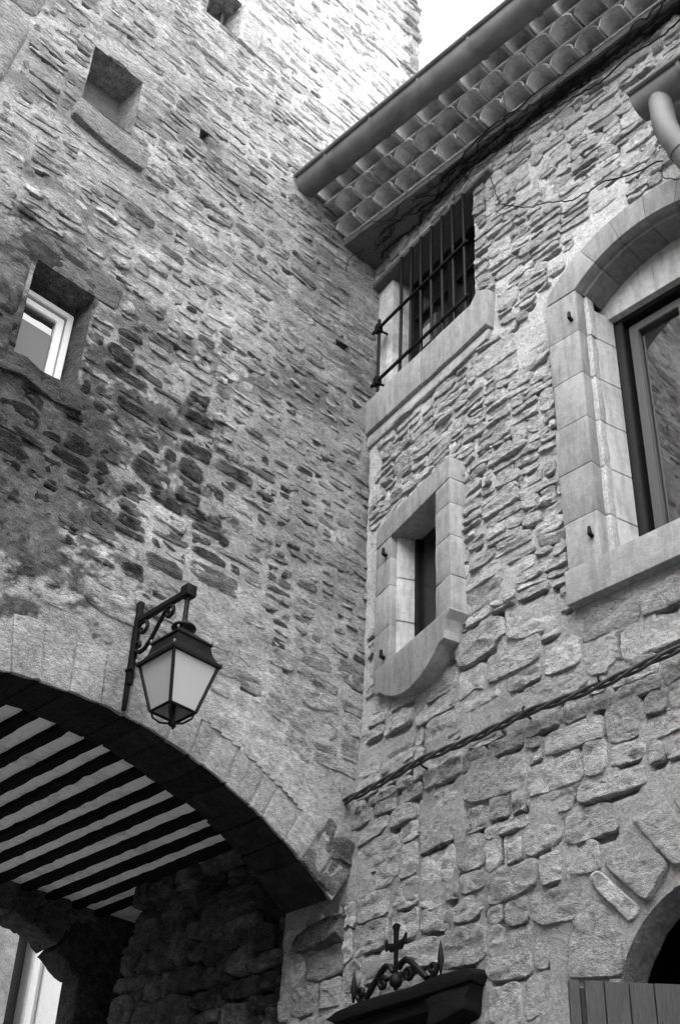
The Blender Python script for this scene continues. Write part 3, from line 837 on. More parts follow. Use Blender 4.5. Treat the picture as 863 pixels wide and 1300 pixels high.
for r0 in skyline(-.42, 4.4, 2.9, 8.12, size_R, R4):
    cu0 = (r0[0]+r0[1])/2
    wv = .07*(float(fbm(np.array([cu0*1.1]), np.array([r0[2]*.9]), 92, 2)[0])-.5)
    r = trim((r0[0], r0[1], r0[2]+wv, r0[3]+wv), keep_R)
    if r is None: continue
    a, b = (r[1]-r[0])/2, (r[3]-r[2])/2; cu, cv = (r[0]+r[1])/2, (r[2]+r[3])/2
    if any(bool(in_door(np.array(x), np.array(z), .14)) or bool(in_bigarch(np.array(x), np.array(z), .20)) for x, z in ((cu-a, cv-b), (cu+a, cv-b), (cu, cv-b), (cu, cv), (cu+a, cv+b), (cu-a, cv+b))): continue
    if cu-a < .0 and cv > 3.75: continue
    if any(in_poly(cu+fx*a, cv+fz*b, q[0]) for q in special_R for fx in (-.7, 0, .7) for fz in (-.7, 0, .7)): continue
    up = cv > 4.6
    gap = R4.uniform(.002, .007) if up else R4.uniform(.004, .011)
    a = max(a-gap, .018); b = max(b-gap*.8, .012)
    N = int(np.clip(4*(a+b)/.02, 16, 48))
    H = R4.normal(.009, .006) if up else R4.normal(.0075, .004)
    B = boundary_rect(a, b, R4.uniform(3.0, 5.5), .03, R4, N, R4.normal()*.03)
    V, Fc, uv, vis = stone_geo(cu, cv, B, H, mort_R, pos_R, R4, rough=.011, lay=.006 if up else .003, edge=.022, tilt=.005 if up else .003, lean=-.003 if up else -.001, rings=CRISP, follow=.6)
    if vis < .003: continue
    if R4.random() < .72: GROOVE_R.append((cu-a*R4.uniform(.3, 1), cu+a*R4.uniform(.3, 1), cv-b-.022, cv-b+.014, R4.uniform(.018, .045)))
    if R4.random() < .25: GROOVE_R.append((cu-a-.02, cu-a+.014, cv-b*.8, cv+b*.8, R4.uniform(.012, .030)))
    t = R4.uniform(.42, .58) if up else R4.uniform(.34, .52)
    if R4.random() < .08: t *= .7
    stones.append((V, Fc, float(t), px_area(V)))
for q, h, t in special_R:
    q = np.array(q); c = q.mean(0); B = resample(q-c, 40)
    for _ in range(2): B = (np.roll(B, 1, 0)+2*B+np.roll(B, -1, 0))/4
    V, Fc, uv, vis = stone_geo(c[0], c[1], B, h, mort_R, pos_R, R4, rough=.012, edge=.05, tilt=.008, rings=CRISP)
    stones.append((V, Fc, t, px_area(V)))
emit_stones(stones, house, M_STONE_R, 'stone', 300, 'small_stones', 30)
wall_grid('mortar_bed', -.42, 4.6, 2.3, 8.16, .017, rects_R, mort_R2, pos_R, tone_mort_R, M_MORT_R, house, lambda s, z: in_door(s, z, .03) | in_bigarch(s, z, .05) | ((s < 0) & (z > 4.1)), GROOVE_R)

# ---- barred window
w = sub_empty('window', (0, -.5, 6.9), house, 'window behind a black iron grille')
bw0, bw1 = -.03, 1.17
# sill of four blocks
edges = [-.03, .30, .56, .84, 1.17]
for i in range(4):
    top1 = 6.925 if i < 3 else 6.98
    poly = [(edges[i]+.001, 6.665), (edges[i+1]-.001, 6.665), (edges[i+1]-.001, top1), (edges[i]+.001, 6.925)]
    if i == 3: poly = [(edges[3]+.001, 6.665), (1.15, 6.675), (1.17, 6.93), (1.08, 6.99), (1.02, 6.925), (edges[3]+.001, 6.925)]
    prism('sill_block', FRB, poly, -.25, .045, M_DRESS, w, .006, float(.23+.03*(i % 2)), 2, .003, 2)
prism('sill_bed', FRB, [(-.02, 6.57), (1.12, 6.60), (1.14, 6.66), (-.02, 6.66)], -.02, .022, M_PLASTER, w, .008, .34, 2, .004, 2)
prism('jamb', FRB, rect(-.03, .155, 6.927, 7.934), -.26, -.035, M_PLASTER, w, .006, .42, 2, .003, 2)
prism('lintel', FRB, [(-.02, 7.935), (1.20, 7.93), (1.20, 7.96), (-.02, 7.972)], -.22, .028, M_LINTEL, w, .005, None, 1, .004, 2)
# inner frame and panes
frame4('frame', FRB, .15, 1.16, 6.94, 7.96, .05, -.235, -.17, M_FRAME, w)
prism('mullion', FRB, rect(.56, .62, 6.98, 7.93), -.23, -.165, M_FRAME, w, .003)
for zz in (7.28, 7.60): prism('glazing_bar', FRB, rect(.07, 1.12, zz, zz+.025), -.225, -.18, M_FRAME, w, .002)
prism('pane', FRB, rect(.07, 1.12, 6.98, 7.93), -.215, -.210, M_GLASS, w, 0)
prism('curtain', FRB, rect(.24, .36, 7.0, 7.50), -.208, -.204, M_CLOTH, w, 0)
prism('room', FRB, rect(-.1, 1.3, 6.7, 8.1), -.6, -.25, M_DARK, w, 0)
grille = sub_empty('grille', (-.05, -.5, 6.95), house, 'black iron window grille of upright and cross bars')
GD = .03
tube('bar', [FRB.p(.105, 6.95, GD), FRB.p(.107, 7.25, GD+.002), FRB.p(.104, 7.56, GD)], .0105, M_IRON, grille, 8)
for i in range(7):
    a = .335+.105*i
    tube('bar', [FRB.p(a, 6.93, GD), FRB.p(a+rnd.uniform(-.004, .004), 7.45, GD+rnd.uniform(-.004, .004)), FRB.p(a, 7.935, GD)], .0105, M_IRON, grille, 8)
for zz in (7.02, 7.47):
    prism('cross_bar', FRB, rect(.05, 1.01, zz-.009, zz+.009), GD+.004, GD+.020, M_IRON, grille, .002)
    prism('anchor', FRB, [(.085, zz-.03), (.13, zz-.03), (.13, zz+.03), (.11, zz+.045), (.085, zz+.03)], GD-.012, GD+.024, M_IRON, grille, .004)
    tube('anchor_pin', [FRB.p(.105, zz, GD), FRB.p(.105, zz, -.06)], .008, M_IRON, grille, 6)

# ---- small framed window
w = sub_empty('window', (-.1, -.5, 4.95), house, 'small slit window in a dressed stone surround')
sa0, sa1, sz0, sz1 = .005, .765, 4.965, 5.895     # outer
ia0, ia1, iz0, iz1 = .165, .625, 4.965, 5.755     # opening
SD = .012
prism('lintel', FRS, rect(sa0, sa1, iz1+.0015, sz1), -.22, SD, M_DRESS, w, .005, .23, 2, .003, 2)
jz = [sz0, 5.19, 5.44, 5.62, iz1]
for i in range(4):
    prism('jamb_block', FRS, rect(sa0+.002, ia0+rnd.uniform(-.002, .002), jz[i]+.0015, jz[i+1]-.0015), -.10, SD+rnd.uniform(-.002, .002), M_DRESS, w, .005, .195+.06*rnd.random(), 2, .003, 2)
jz = [sz0, 5.16, 5.40, 5.60, iz1]
for i in range(4):
    prism('jamb_block', FRS, rect(ia1+rnd.uniform(-.002, .002), sa1-.002, jz[i]+.0015, jz[i+1]-.0015), -.145, SD+rnd.uniform(-.002, .002), M_DRESS, w, .005, .195+.06*rnd.random(), 2, .003, 2)
# splayed left reveal in three blocks
for i, (z0, z1) in enumerate(((sz0, 5.22), (5.22, 5.49), (5.49, iz1))):
    bm = bmesh.new()
    A = [(ia0-.004, -.03), (ia0+.012, -.03), (ia0+.034, -.125), (ia0-.06, -.125)]
    lo = [bm.verts.new(FRS.p(x, z0+.001, d)) for x, d in A]; hi = [bm.verts.new(FRS.p(x, z1-.001, d)) for x, d in A]
    bm.faces.new(lo[::-1]); bm.faces.new(hi)
    for j in range(4): bm.faces.new((lo[j], lo[(j+1) % 4], hi[(j+1) % 4], hi[j]))
    bmesh.ops.recalc_face_normals(bm, faces=bm.faces); bmesh.ops.bevel(bm, geom=list(bm.edges), offset=.004, segments=2, affect='EDGES')
    bm_obj('reveal_block', bm, M_DRESS, w, .38)
# sill with shaped apron
ap = [(sa0-.005, sz0-.0015), (sa0-.005, sz0-.012), (sa0+.03, sz0-.045), (sa0+.048, sz0-.10), (sa0+.05, sz0-.145), (sa0+.10, sz0-.148)]
xa, xb = sa0+.10, sa1-.10
for t in np.linspace(0, 1, 15)[1:-1]: ap.append((xa+(xb-xa)*t, sz0-.148-.115*math.sin(math.pi*t)**.8))
ap += [(sa1-.10, sz0-.148), (sa1-.05, sz0-.145), (sa1-.048, sz0-.10), (sa1-.03, sz0-.045), (sa1+.005, sz0-.012), (sa1+.005, sz0-.0015)]
prism('apron_sill', FRS, ap, -.23, SD+.012, M_DRESS, w, .004, .22, 2)
prism('frame', FRS, rect(ia0+.026, ia0+.052, iz0, iz1), -.16, -.126, M_FRAME, w, .003)
prism('frame', FRS, rect(ia1-.03, ia1+.02, iz0, iz1), -.26, -.225, M_FRAME, w, .003)
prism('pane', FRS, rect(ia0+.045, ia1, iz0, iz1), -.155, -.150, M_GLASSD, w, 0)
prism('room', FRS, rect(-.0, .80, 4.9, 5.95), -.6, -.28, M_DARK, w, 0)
def pintle(fr, a, z, parent, d=.0):
    e = tube('pintle', [fr.p(a, z-.012, d-.03), fr.p(a, z-.012, d+.012), fr.p(a, z-.010, d+.020), fr.p(a, z+.028, d+.020)], [.010, .011, .011, .008], M_IRON, parent, 8)
pintle(FRS, .125, 5.02, w, SD); pintle(FRS, .125, 5.66, w, SD)

# ---- tall arched window
w = sub_empty('window', (-.18, -2.14, 4.7), house, 'tall arched window with pale stone surround and reflecting glass')
BD = .022
zj = [4.875, 5.14, 5.42, 5.70, 5.98, 6.26, 6.542]
for side in (0, 1):
    for i in range(6):
        wdt = .178+.006*((i*7+side) % 3)
        a0_, a1_ = (1.69-wdt, 1.69) if side == 0 else (2.60, 2.60+wdt)
        prism('jamb_block', FRM, rect(a0_, a1_, zj[i]+.0012, zj[i+1]-.0012), -.05, BD+rnd.uniform(-.0015, .0015), M_DRESS, w, .0035, .195+.05*rnd.random(), 2, .001, 1)
        # inner order of the reveal
        b0_, b1_ = (1.675, 1.715) if side == 0 else (2.575, 2.615)
        prism('inner_jamb', FRM, rect(b0_, b1_, zj[i]+.001, min(zj[i+1], 6.53)-.001), -.10, -.045, M_MORT_R, w, .006, .46, 2, .005, 2)
        bm = bmesh.new()
        A = [(1.67, -.09), (1.716, -.09), (1.745, -.215), (1.67, -.215)]
        if side: A = [(4.29-x, d) for x, d in A]
        lo = [bm.verts.new(FRM.p(x, zj[i]+.001, d)) for x, d in A]; hi = [bm.verts.new(FRM.p(x, (zj[i+1] if i < 5 else 6.46)-.001, d)) for x, d in A]
        bm.faces.new(lo[::-1]); bm.faces.new(hi)
        for j in range(4): bm.faces.new((lo[j], lo[(j+1) % 4], hi[(j+1) % 4], hi[j]))
        bmesh.ops.recalc_face_normals(bm, faces=bm.faces); bmesh.ops.bevel(bm, geom=list(bm.edges), offset=.003, segments=2, affect='EDGES')
        bm_obj('reveal_block', bm, M_DRESS, w, .36)
# arch ring
phi = math.acos((BA['cx']-1.69)/BA['r'])
n = 6; lim0, lim1 = phi, math.pi-phi
def arc_pts(r, t0, t1, k, cxx=BA['cx'], czz=BA['cz']): return [(cxx-r*math.cos(t), czz+r*math.sin(t)) for t in np.linspace(t0, t1, k)]
for i in range(n):
    t0 = lim0+(lim1-lim0)*i/n; t1 = lim0+(lim1-lim0)*(i+1)/n; e = .0012
    outer = arc_pts(BA['r']+.165, t1-e, t0+e, 5)
    ts = math.acos((BA['cx']-1.512)/(BA['r']+.165))
    if i == 0: outer = arc_pts(BA['r']+.165, t1-e, ts, 5)+[(1.512, 6.545)]
    if i == n-1: outer = [(2.778, 6.545)]+arc_pts(BA['r']+.165, math.pi-ts, t0+e, 5)
    prism('arch_block', FRM, arc_pts(BA['r'], t0+e, t1-e, 5)+outer, -.05, BD+.002, M_DRESS, w, .0035, .20+.05*rnd.random(), 2)
    prism('soffit_block', FRM, arc_pts(BA['r']-.028, t0+e, t1-e, 5)+arc_pts(BA['r']+.06, t1-e, t0+e, 5), -.24, -.035, M_DRESS, w, .004, .11+.04*rnd.random(), 2)
# recessed flat-headed infill
n2 = 5
for i in range(n2):
    t0 = lim0-.12+(lim1-lim0+.24)*i/n2; t1 = lim0-.12+(lim1-lim0+.24)*(i+1)/n2
    o_ = arc_pts(BA['r']-.005, t0+.001, t1-.001, 5)
    poly = [(o_[0][0], 6.44), (o_[-1][0], 6.44)]+o_[::-1]
    poly = [(x, max(z_, 6.4401)) for x, z_ in poly]
    poly2 = []
    for p in poly:
        if not poly2 or math.hypot(p[0]-poly2[-1][0], p[1]-poly2[-1][1]) > .004: poly2.append(p)
    if len(poly2) > 2: prism('head_block', FRM, poly2, -.30, -.18, M_DRESS, w, .002, .36, 1)
prism('sill', FRM, rect(1.51, 2.80, 4.69, 4.868), -.26, .05, M_DRESS, w, .005, .23, 2, .003, 2)
GDp = -.275
frame4('frame', FRM, 1.735, 2.555, 4.85, 6.47, .055, GDp-.06, GDp+.055, M_FRAME, w)
frame4('casement', FRM, 1.80, 2.145, 4.87, 6.40, .055, GDp-.035, GDp+.015, M_CASE, w)
frame4('casement', FRM, 2.148, 2.49, 4.87, 6.40, .055, GDp-.035, GDp+.015, M_CASE, w)
for a0_ in (1.86, 2.21): prism('pane', FRM, rect(a0_, a0_+.235, 4.93, 6.34), GDp-.02, GDp-.014, M_GLASS, w, 0)
prism('room', FRM, rect(1.6, 2.7, 4.6, 6.6), GDp-.5, GDp-.08, M_DARK, w, 0)
pintle(FRM, 1.655, 5.02, w, BD); pintle(FRM, 1.655, 6.36, w, BD)

# ---- eaves: beam, three rows of cornice tiles, gutter, roof
EY1 = 4.6
beam = prism('eaves_beam', Fr(0, 0, 0, -1, -1, 0), rect(.005, EY1, 8.12, 8.162), -.10, .285, M_BEAM, house, .006, None, 2, .004, 4)
R8 = np.random.default_rng(88)
pitch = .176
def cornice_tile(y, xb, xf, z, rise, half, t, tone):
    n = 9; V = []; Fc = []
    for x in (xf, xb):
        hw = half*(1.0 if x == xf else .93)
        for rr, o in ((1.0, 0), (1.0, t)):
            for i in range(n):
                q = math.pi*i/(n-1)
                V.append((x, y-(hw+o)*math.cos(q), z+(rise+o)*math.sin(q)-(.0 if 0 < i < n-1 else .004)))
    for i in range(n-1):
        Fc += [(i, i+1, n+i+1, n+i), (2*n+i, 3*n+i, 3*n+i+1, 2*n+i+1), (i, 2*n+i, 2*n+i+1, i+1), (n+i, n+i+1, 3*n+i+1, 3*n+i)]
    Fc += [(0, n, 3*n, 2*n), (n-1, 3*n-1, 4*n-1, 2*n-1)]
    o = obj_np('cornice_tile', V, Fc, M_TILE, house, tone); o.data.set_sharp_from_angle(angle=math.radians(40))
for row in range(3):
    z0 = 8.19+.092*row; xf = -.375-.10*row; y = -.02-pitch*.5*(row % 2)
    prism('cornice_bed', Fr(0, 0, 0, -1, -1, 0), rect(.003, EY1-.002*row, z0-.018, z0-.004), -.12, (-xf-.095 if row else .290), M_MORT_R, house, .004, .50, 1, .004, 4)
    prism('cornice_fill', Fr(0, 0, 0, -1, -1, 0), rect(.004, EY1-.003-.002*row, z0-.006, z0+.076), -.11, -xf-.17, M_MORT_R, house, 0, .12, 1)  # fill coloured dark to paint deeper shade into the tile hollows
    while y > -EY1:
        cornice_tile(y-pitch/2+R8.normal()*.003, xf+.20, xf+R8.normal()*.005, z0+R8.normal()*.003, .078, pitch/2-.011, .010, float(R8.uniform(.26, .44)))
        y -= pitch

def gutter(parent, y0, y1, xc, zc, r, name='gutter'):
    """half round channel along -y with rolled front bead and closed end"""
    prof = []; n = 14
    for i in range(n+1):
        q = math.pi+math.pi*i/n; prof.append((r*math.cos(q), r*math.sin(q)))
    inn = [(x*(1-.06), z_*(1-.06)) for x, z_ in prof[::-1]]
    bead = [(-r-.012+.014*math.cos(q), .008+.014*math.sin(q)) for q in np.linspace(-.6, 4.6, 8)]
    loop = prof+inn+bead[::-1]
    V = []; Fc = []; K = len(loop)
    for y in (y0, y1):
        for x, z_ in loop: V.append((xc+x, y, zc+z_))
    for k in range(K): Fc.append((k, (k+1) % K, K+(k+1) % K, K+k))
    gobj = obj_np(name, V, Fc, M_ZINC, parent); gobj.data.set_sharp_from_angle(angle=math.radians(40))
    V = [(xc+x*.99, y0-.001, zc+z_*.99) for x, z_ in prof]+[(xc+x*.99, y0-.006, zc+z_*.99) for x, z_ in prof]
    n1 = len(prof); Fc = [tuple(range(n1)), tuple(range(2*n1-1, n1-1, -1))]+[(i, i+1, n1+i+1, n1+i) for i in range(n1-1)]+[(n1-1, 0, n1, 2*n1-1)]
    obj_np('end_cap', V, Fc, M_ZINC, gobj, None, False)
    y = y0-.27
    while y > y1:
        V = []; Fc = []
        for yy in (y, y-.018):
            for q in np.linspace(math.pi, 2*math.pi, 15): V.append((xc+(r+.008)*math.cos(q), yy, zc+(r+.008)*math.sin(q)))
        Fc = [(i, i+1, 16+i, 15+i) for i in range(14)]
        obj_np('joint', V, Fc, M_ZINC, gobj); y -= .40
    return gobj
gutter(house, -.012, -EY1, -.655, 8.39, .086)
# roof slab above the cornice
bm = bmesh.new(); fry = Fr(0, 0, 1, 0, 0, -1)
bm_prism(bm, fry, [(-.60, 8.475), (5.0, 9.75), (5.0, 9.85), (-.62, 8.52)], .008, EY1)
bm_obj('roof', bm, M_TILE, house, .3, flat=True)
# shell of the house, so that the rooms are dark
box('rear_wall', (4.8, -4.6, 0), (5.0, -.01, 9.7), M_MORT_R, house, 0, .35)
box('end_wall', (.0, -4.8, 0), (5.0, -4.601, 9.7), M_MORT_R, house, 0, .35)
box('party_wall', (.45, -.25, 0), (4.79, -.02, 9.4), M_MORT_R, house, 0, .35)

# ---- lower gutter with its downpipe, at the edge of a lean-to roof
gut2 = gutter(house, -2.375, -4.6, -.52, 7.09, .085)
gut2['label'] = 'lower gutter with a curved downpipe'
pts = [(-.52, -2.49, 7.03), (-.52, -2.49, 6.93), (-.52, -2.49, 6.86), (-.515, -2.495, 6.80), (-.50, -2.505, 6.74), (-.47, -2.525, 6.66), (-.43, -2.55, 6.57), (-.38, -2.585, 6.47), (-.34, -2.61, 6.38), (-.315, -2.63, 6.29), (-.31, -2.64, 6.18), (-.31, -2.64, 4.5), (-.31, -2.64, 2.4), (-.31, -2.64, 0.05)]
dp = tube('downpipe', pts, .058, M_ZINC, house, 18)
tube('joint', [(-.478, -2.52, 6.68), (-.468, -2.527, 6.655)], .062, M_ZINC, dp, 18)
bm = bmesh.new(); bm_prism(bm, fry, [(-.45, 7.13), (-.14, 7.30), (-.14, 7.36), (-.45, 7.19)], 2.40, 4.6)
bm_obj('lean_to_roof', bm, M_TILE, house, .25, flat=True)
y = -2.50
while y > -4.5:
    V = []; Fc = []; n = 8
    for (x, z0) in ((-.47, 7.11), (-.16, 7.285)):
        for o in (0, .012):
            for i in range(n):
                q = math.pi*i/(n-1); V.append((x, y-(.075+o)*math.cos(q), z0-.05+(.05+o)*math.sin(q)))
    for i in range(n-1): Fc += [(i, i+1, n+i+1, n+i), (2*n+i, 3*n+i, 3*n+i+1, 2*n+i+1), (i, 2*n+i, 2*n+i+1, i+1), (n+i, n+i+1, 3*n+i+1, 3*n+i)]
    obj_np('eaves_tile', V, Fc, M_TILE, house, float(R8.uniform(.2, .35))); y -= pitch

# ---- dark arched doorway at the lower right, with its reveal and half open plank leaf
dw = sub_empty('doorway', (-.1, -2.0, 0), house, 'dark round-arched doorway')
n = 24
V = []; Fc = []
path = [(AD['cx']-AD['r']-.01, 0.0), (AD['cx']-AD['r']-.01, 1.5)]+[(AD['cx']-(AD['r']+.01)*math.cos(t), AD['cz']+(AD['r']+.01)*math.sin(t)) for t in np.linspace(0, math.pi, n)]+[(AD['cx']+AD['r']+.01, 1.5), (AD['cx']+AD['r']+.01, 0)]
for j, d in enumerate((0.035, -.03, -.08, -.13)):
    for i, (s, z_) in enumerate(path):
        jit = 0 if j == 0 else .014*(vnoise(s*11+j*3, z_*13, 77)-.5)
        V.append((-.18-d, -s+jit, z_+jit))
K = len(path)
for j in range(3):
    for i in range(K-1): Fc.append((j*K+i, j*K+i+1, (j+1)*K+i+1, (j+1)*K+i))
obj_np('reveal', V, Fc, M_STONE_R, dw, .30)
prism('jamb_stone', FRM, [(1.545, 2.6), (1.60, 2.6), (1.60, 3.09), (1.545, 3.10)], -.3, .02, M_STONE_R, dw, .01, .34, 2, .008, 3)
V = [FRM.p(a_, z_, d_) for d_ in (-.125, -1.3) for a_, z_ in ((1.50, 0), (2.54, 0), (2.54, 3.5), (1.50, 3.5))]
obj_np('black_interior_box', V, [(4, 5, 6, 7), (0, 1, 5, 4), (1, 2, 6, 5), (2, 3, 7, 6), (3, 0, 4, 7)], M_DARK, dw, None, False)  # box painted near-black for the shade inside the doorway
V = [FRM.p(a_, z_, -.126) for a_, z_ in path]+[FRM.p(a_, z_, -.126) for a_, z_ in [(1.5 if a_ < AD['cx'] else 2.54, z_) if z_ < AD['cz'] else (AD['cx']+(a_-AD['cx'])*1.6, AD['cz']+(z_-AD['cz'])*1.6) for a_, z_ in path]]
obj_np('inner_face', V, [(i, i+1, K+i+1, K+i) for i in range(K-1)], M_DARK, dw, None, False)
leaf = empty('plank_shutter', (-.4, -1.7, 2.0), 'weathered wooden plank shutter standing half open by the dark arched doorway', 'shutter')
ld = np.array([.737, -.676]); hinge_o = np.array([-.504, -1.588])
FS = Fr(hinge_o[0], hinge_o[1], ld[0], ld[1], -.676, -.737)
pl = [(.0, .038), (.054, .12), (.122, .205), (.207, .29), (.292, .385)]
for i, (a0_, a1_) in enumerate(pl):
    prism('plank', FS, rect(a0_+.001, a1_-.001, 2.0, 3.012+rnd.uniform(-.003, .003)+.01*a0_), -.012, .012+rnd.uniform(-.002, .002), M_PLANK, leaf, .003)
prism('hinge_strap', FS, rect(.040, .052, 2.1, 2.99), -.008, .006, M_IRON, leaf, .002)
prism('batten', FS, rect(.005, .38, 2.80, 2.86), .0135, .03, M_WOOD, leaf, .004)
prism('batten', FS, rect(.005, .38, 2.15, 2.25), .0135, .03, M_WOOD, leaf, .004)

# ---- door hood with iron cresting
dd = sub_empty('door', (-.05, -.45, 0), house, 'dark boarded door under the hood')
for i in range(6):
    prism('board', FRB, rect(.12+.112*i, .23+.112*i, 0.0, 3.22), -.16, -.13+.004*(i % 2), M_FRAME, dd, .004)
FH = Fr(float(Xr(.04, 3.2)), -.045, -.11, -1, -1, .0)
hood = empty('door_hood', (-.08, -.45, 3.2), 'charred wooden beam over the door carrying an iron cross and scrolls', 'door hood')
prism('beam', FH, [(.0, 3.215), (.88, 3.205), (.885, 3.24), (.87, 3.262), (.02, 3.27), (-.06, 3.242)], -.1, .10, M_JOIST, hood, .008, None, 2, .012, 4)
prism('bracket_block', FH, [(.60, 3.08), (.83, 3.10), (.86, 3.204), (.60, 3.204)], -.1, .085, M_JOIST, hood, .01, None, 2, .012, 3)
prism('lower_rail', FH, rect(.06, .68, 3.15, 3.208), -.1, .07, M_JOIST, hood, .006, None, 2, .005, 3)
hd = .07
prism('cross', FH, [(.388, 3.28), (.402, 3.28), (.404, 3.45), (.43, 3.445), (.45, 3.47), (.462, 3.455), (.462, 3.51), (.445, 3.485), (.405, 3.478), (.407, 3.53), (.418, 3.555), (.396, 3.565), (.372, 3.555), (.383, 3.53), (.385, 3.478), (.345, 3.485), (.328, 3.51), (.328, 3.455), (.34, 3.47), (.36, 3.445), (.386, 3.45)], hd-.008, hd+.008, M_IRON, hood, .003)
def scroll(pts2, r0=.010):
    P = [FH.p(a, z_, hd) for a, z_ in pts2]
    return tube('scroll', P, [r0]*(len(P)-1)+[r0*.7], M_IRON, hood, 7)
def spiral(ca, cz_, r0, r1, t0, t1, n=16): return [(ca+(r0+(r1-r0)*i/(n-1))*math.cos(t0+(t1-t0)*i/(n-1)), cz_+(r0+(r1-r0)*i/(n-1))*math.sin(t0+(t1-t0)*i/(n-1))) for i in range(n)]
for sg in (-1, 1):
    c0 = .395
    scroll([(c0+sg*.20, 3.285), (c0+sg*.15, 3.33), (c0+sg*.10, 3.375), (c0+sg*.065, 3.395), (c0+sg*.035, 3.385), (c0+sg*.02, 3.36)], .014)
    scroll([(c0+sg*q[0], q[1]) for q in spiral(.085, 3.325, .03, .008, math.pi*.9, -math.pi*1.5)], .011)
    scroll([(c0+sg*q[0], q[1]) for q in spiral(.235, 3.315, .030, .008, -math.pi*.6, math.pi*1.6)], .011)
    V, Fc = lathe_geo(FH.p(c0+sg*.285, 3.285, hd), [(.004, 0), (.008, .02), (.014, .06), (.009, .10), (.002, .135)], 8)
    obj_np('spike', V, Fc, M_IRON, hood)
V, Fc = lathe_geo(FH.p(.395, 3.315, hd), [(.004, -.03), (.025, -.015), (.03, .0), (.025, .02), (.006, .04)], 12)
obj_np('boss', V, Fc, M_IRON, hood)

# ================================================================== twisted cable along the house wall
cb = empty('twisted_cable', (-.2, -1, 4.28), 'black twisted power cable clipped across the house wall below the windows', 'cable')
ss = np.linspace(-.10, 4.2, 420)
zz = 4.283+.012*np.sin(ss*3.1)-.006*ss-.012*np.abs(np.sin((ss-.58)*4.6))
for k in range(3):
    ph = ss*2*math.pi/.42+k*2.094
    st = np.maximum(ss, .03*(k+.2))
    P = np.stack([np.array([float(Xr(s, z_)) for s, z_ in zip(ss, zz)])-.055-.011*np.cos(ph), -ss, zz+.012*np.sin(ph)], -1)
    P = P[ss > -.02]
    if k == 1: P[:4, 0] += np.linspace(.03, 0, 4)
    V, Fc = tube_geo(P, .0075, 7); obj_np('strand', V, Fc, M_CABLE, cb)
for s in (.58, 1.24, 1.64):
    x0 = float(Xr(s, 4.28))
    tube('clip', [(x0+.02, -s, 4.262), (x0-.045, -s-.004, 4.260), (x0-.070, -s-.008, 4.266), (x0-.074, -s-.010, 4.282), (x0-.060, -s-.008, 4.296)], .005, M_IRON, cb, 6)

# ================================================================== dead vine under the eaves
R9 = np.random.default_rng(909)
vine = empty('climbing_vine', (-.25, -1.2, 7.9), 'leafless dark vine creeping under the eaves beam and across the house wall', 'vine')
def wallpt(s, z_, off): return np.array([float(Xr(s, z_))-off, -s, z_])
def soffpt(s, f, off=.006):
    xw = float(Xr(s, 8.0)); return np.array([xw+(-.283-xw)*f, -s, SOFF-off])
main_paths = []
for k in range(30):                          # stems on the soffit and beam edge
    s0 = R9.uniform(.02, 2.5); L = R9.uniform(.4, 1.3); f = R9.uniform(.1, 1.0); P = []
    n = int(L/.03); df = R9.normal()*.02
    for i in range(n):
        s = s0+i*.03; f = min(1.35, max(-.15, f+df+R9.normal()*.05)); df = df*.9+R9.normal()*.012
        if f < 0: P.append(wallpt(s, SOFF+f*.5, .045))
        elif f > 1.0: P.append(np.array([-.294, -s, SOFF+(f-1)*.16]))
        else: P.append(soffpt(s, f, .008+.012*R9.random()))
    V, Fc = tube_geo(P, np.linspace(.0062, .0030, n), 5); obj_np('stem', V, Fc, M_VINE, vine)
for k in range(26):                          # fine drooping twigs
    s0 = R9.uniform(.05, 1.6); P = [soffpt(s0, R9.uniform(.2, .9))]; d = np.array([R9.normal()*.3, R9.normal()*.7, -.35])
    for i in range(12):
        d = d+R9.normal(0, .25, 3); d[2] += .03; q = P[-1]+d/np.linalg.norm(d)*.028
        q[2] = min(q[2], SOFF-.006); q[0] = min(q[0], float(Xr(-q[1], q[2]))-.04); q[1] = min(q[1], -.03); P.append(q)
    V, Fc = tube_geo(P, np.linspace(.0034, .0018, len(P)), 4); obj_np('twig', V, Fc, M_VINE, vine)
def wallstem(pts, r):
    P = []
    for (s0, z0), (s1, z1) in zip(pts[:-1], pts[1:]):
        n = max(2, int(math.hypot(s1-s0, z1-z0)/.03))
        for i in range(n):
            t = i/n; P.append(wallpt(s0+(s1-s0)*t+R9.normal()*.003, z0+(z1-z0)*t+R9.normal()*.005, .042+.006*R9.random()))
    V, Fc = tube_geo(P, np.linspace(r, r*.6, len(P)), 5); obj_np('stem', V, Fc, M_VINE, vine)
wallstem([(2.30, 7.02), (2.10, 7.07), (1.95, 7.15), (1.75, 7.17), (1.55, 7.31), (1.45, 7.36), (1.25, 7.55), (1.20, 7.80), (1.12, 8.05)], .0045)
wallstem([(2.9, 8.02), (2.6, 8.0), (2.4, 7.97), (2.2, 8.0), (2.0, 7.96), (1.7, 8.03), (1.4, 8.06)], .0065)
wallstem([(2.5, 6.72), (2.35, 6.82), (2.28, 6.90), (2.30, 7.02)], .004)

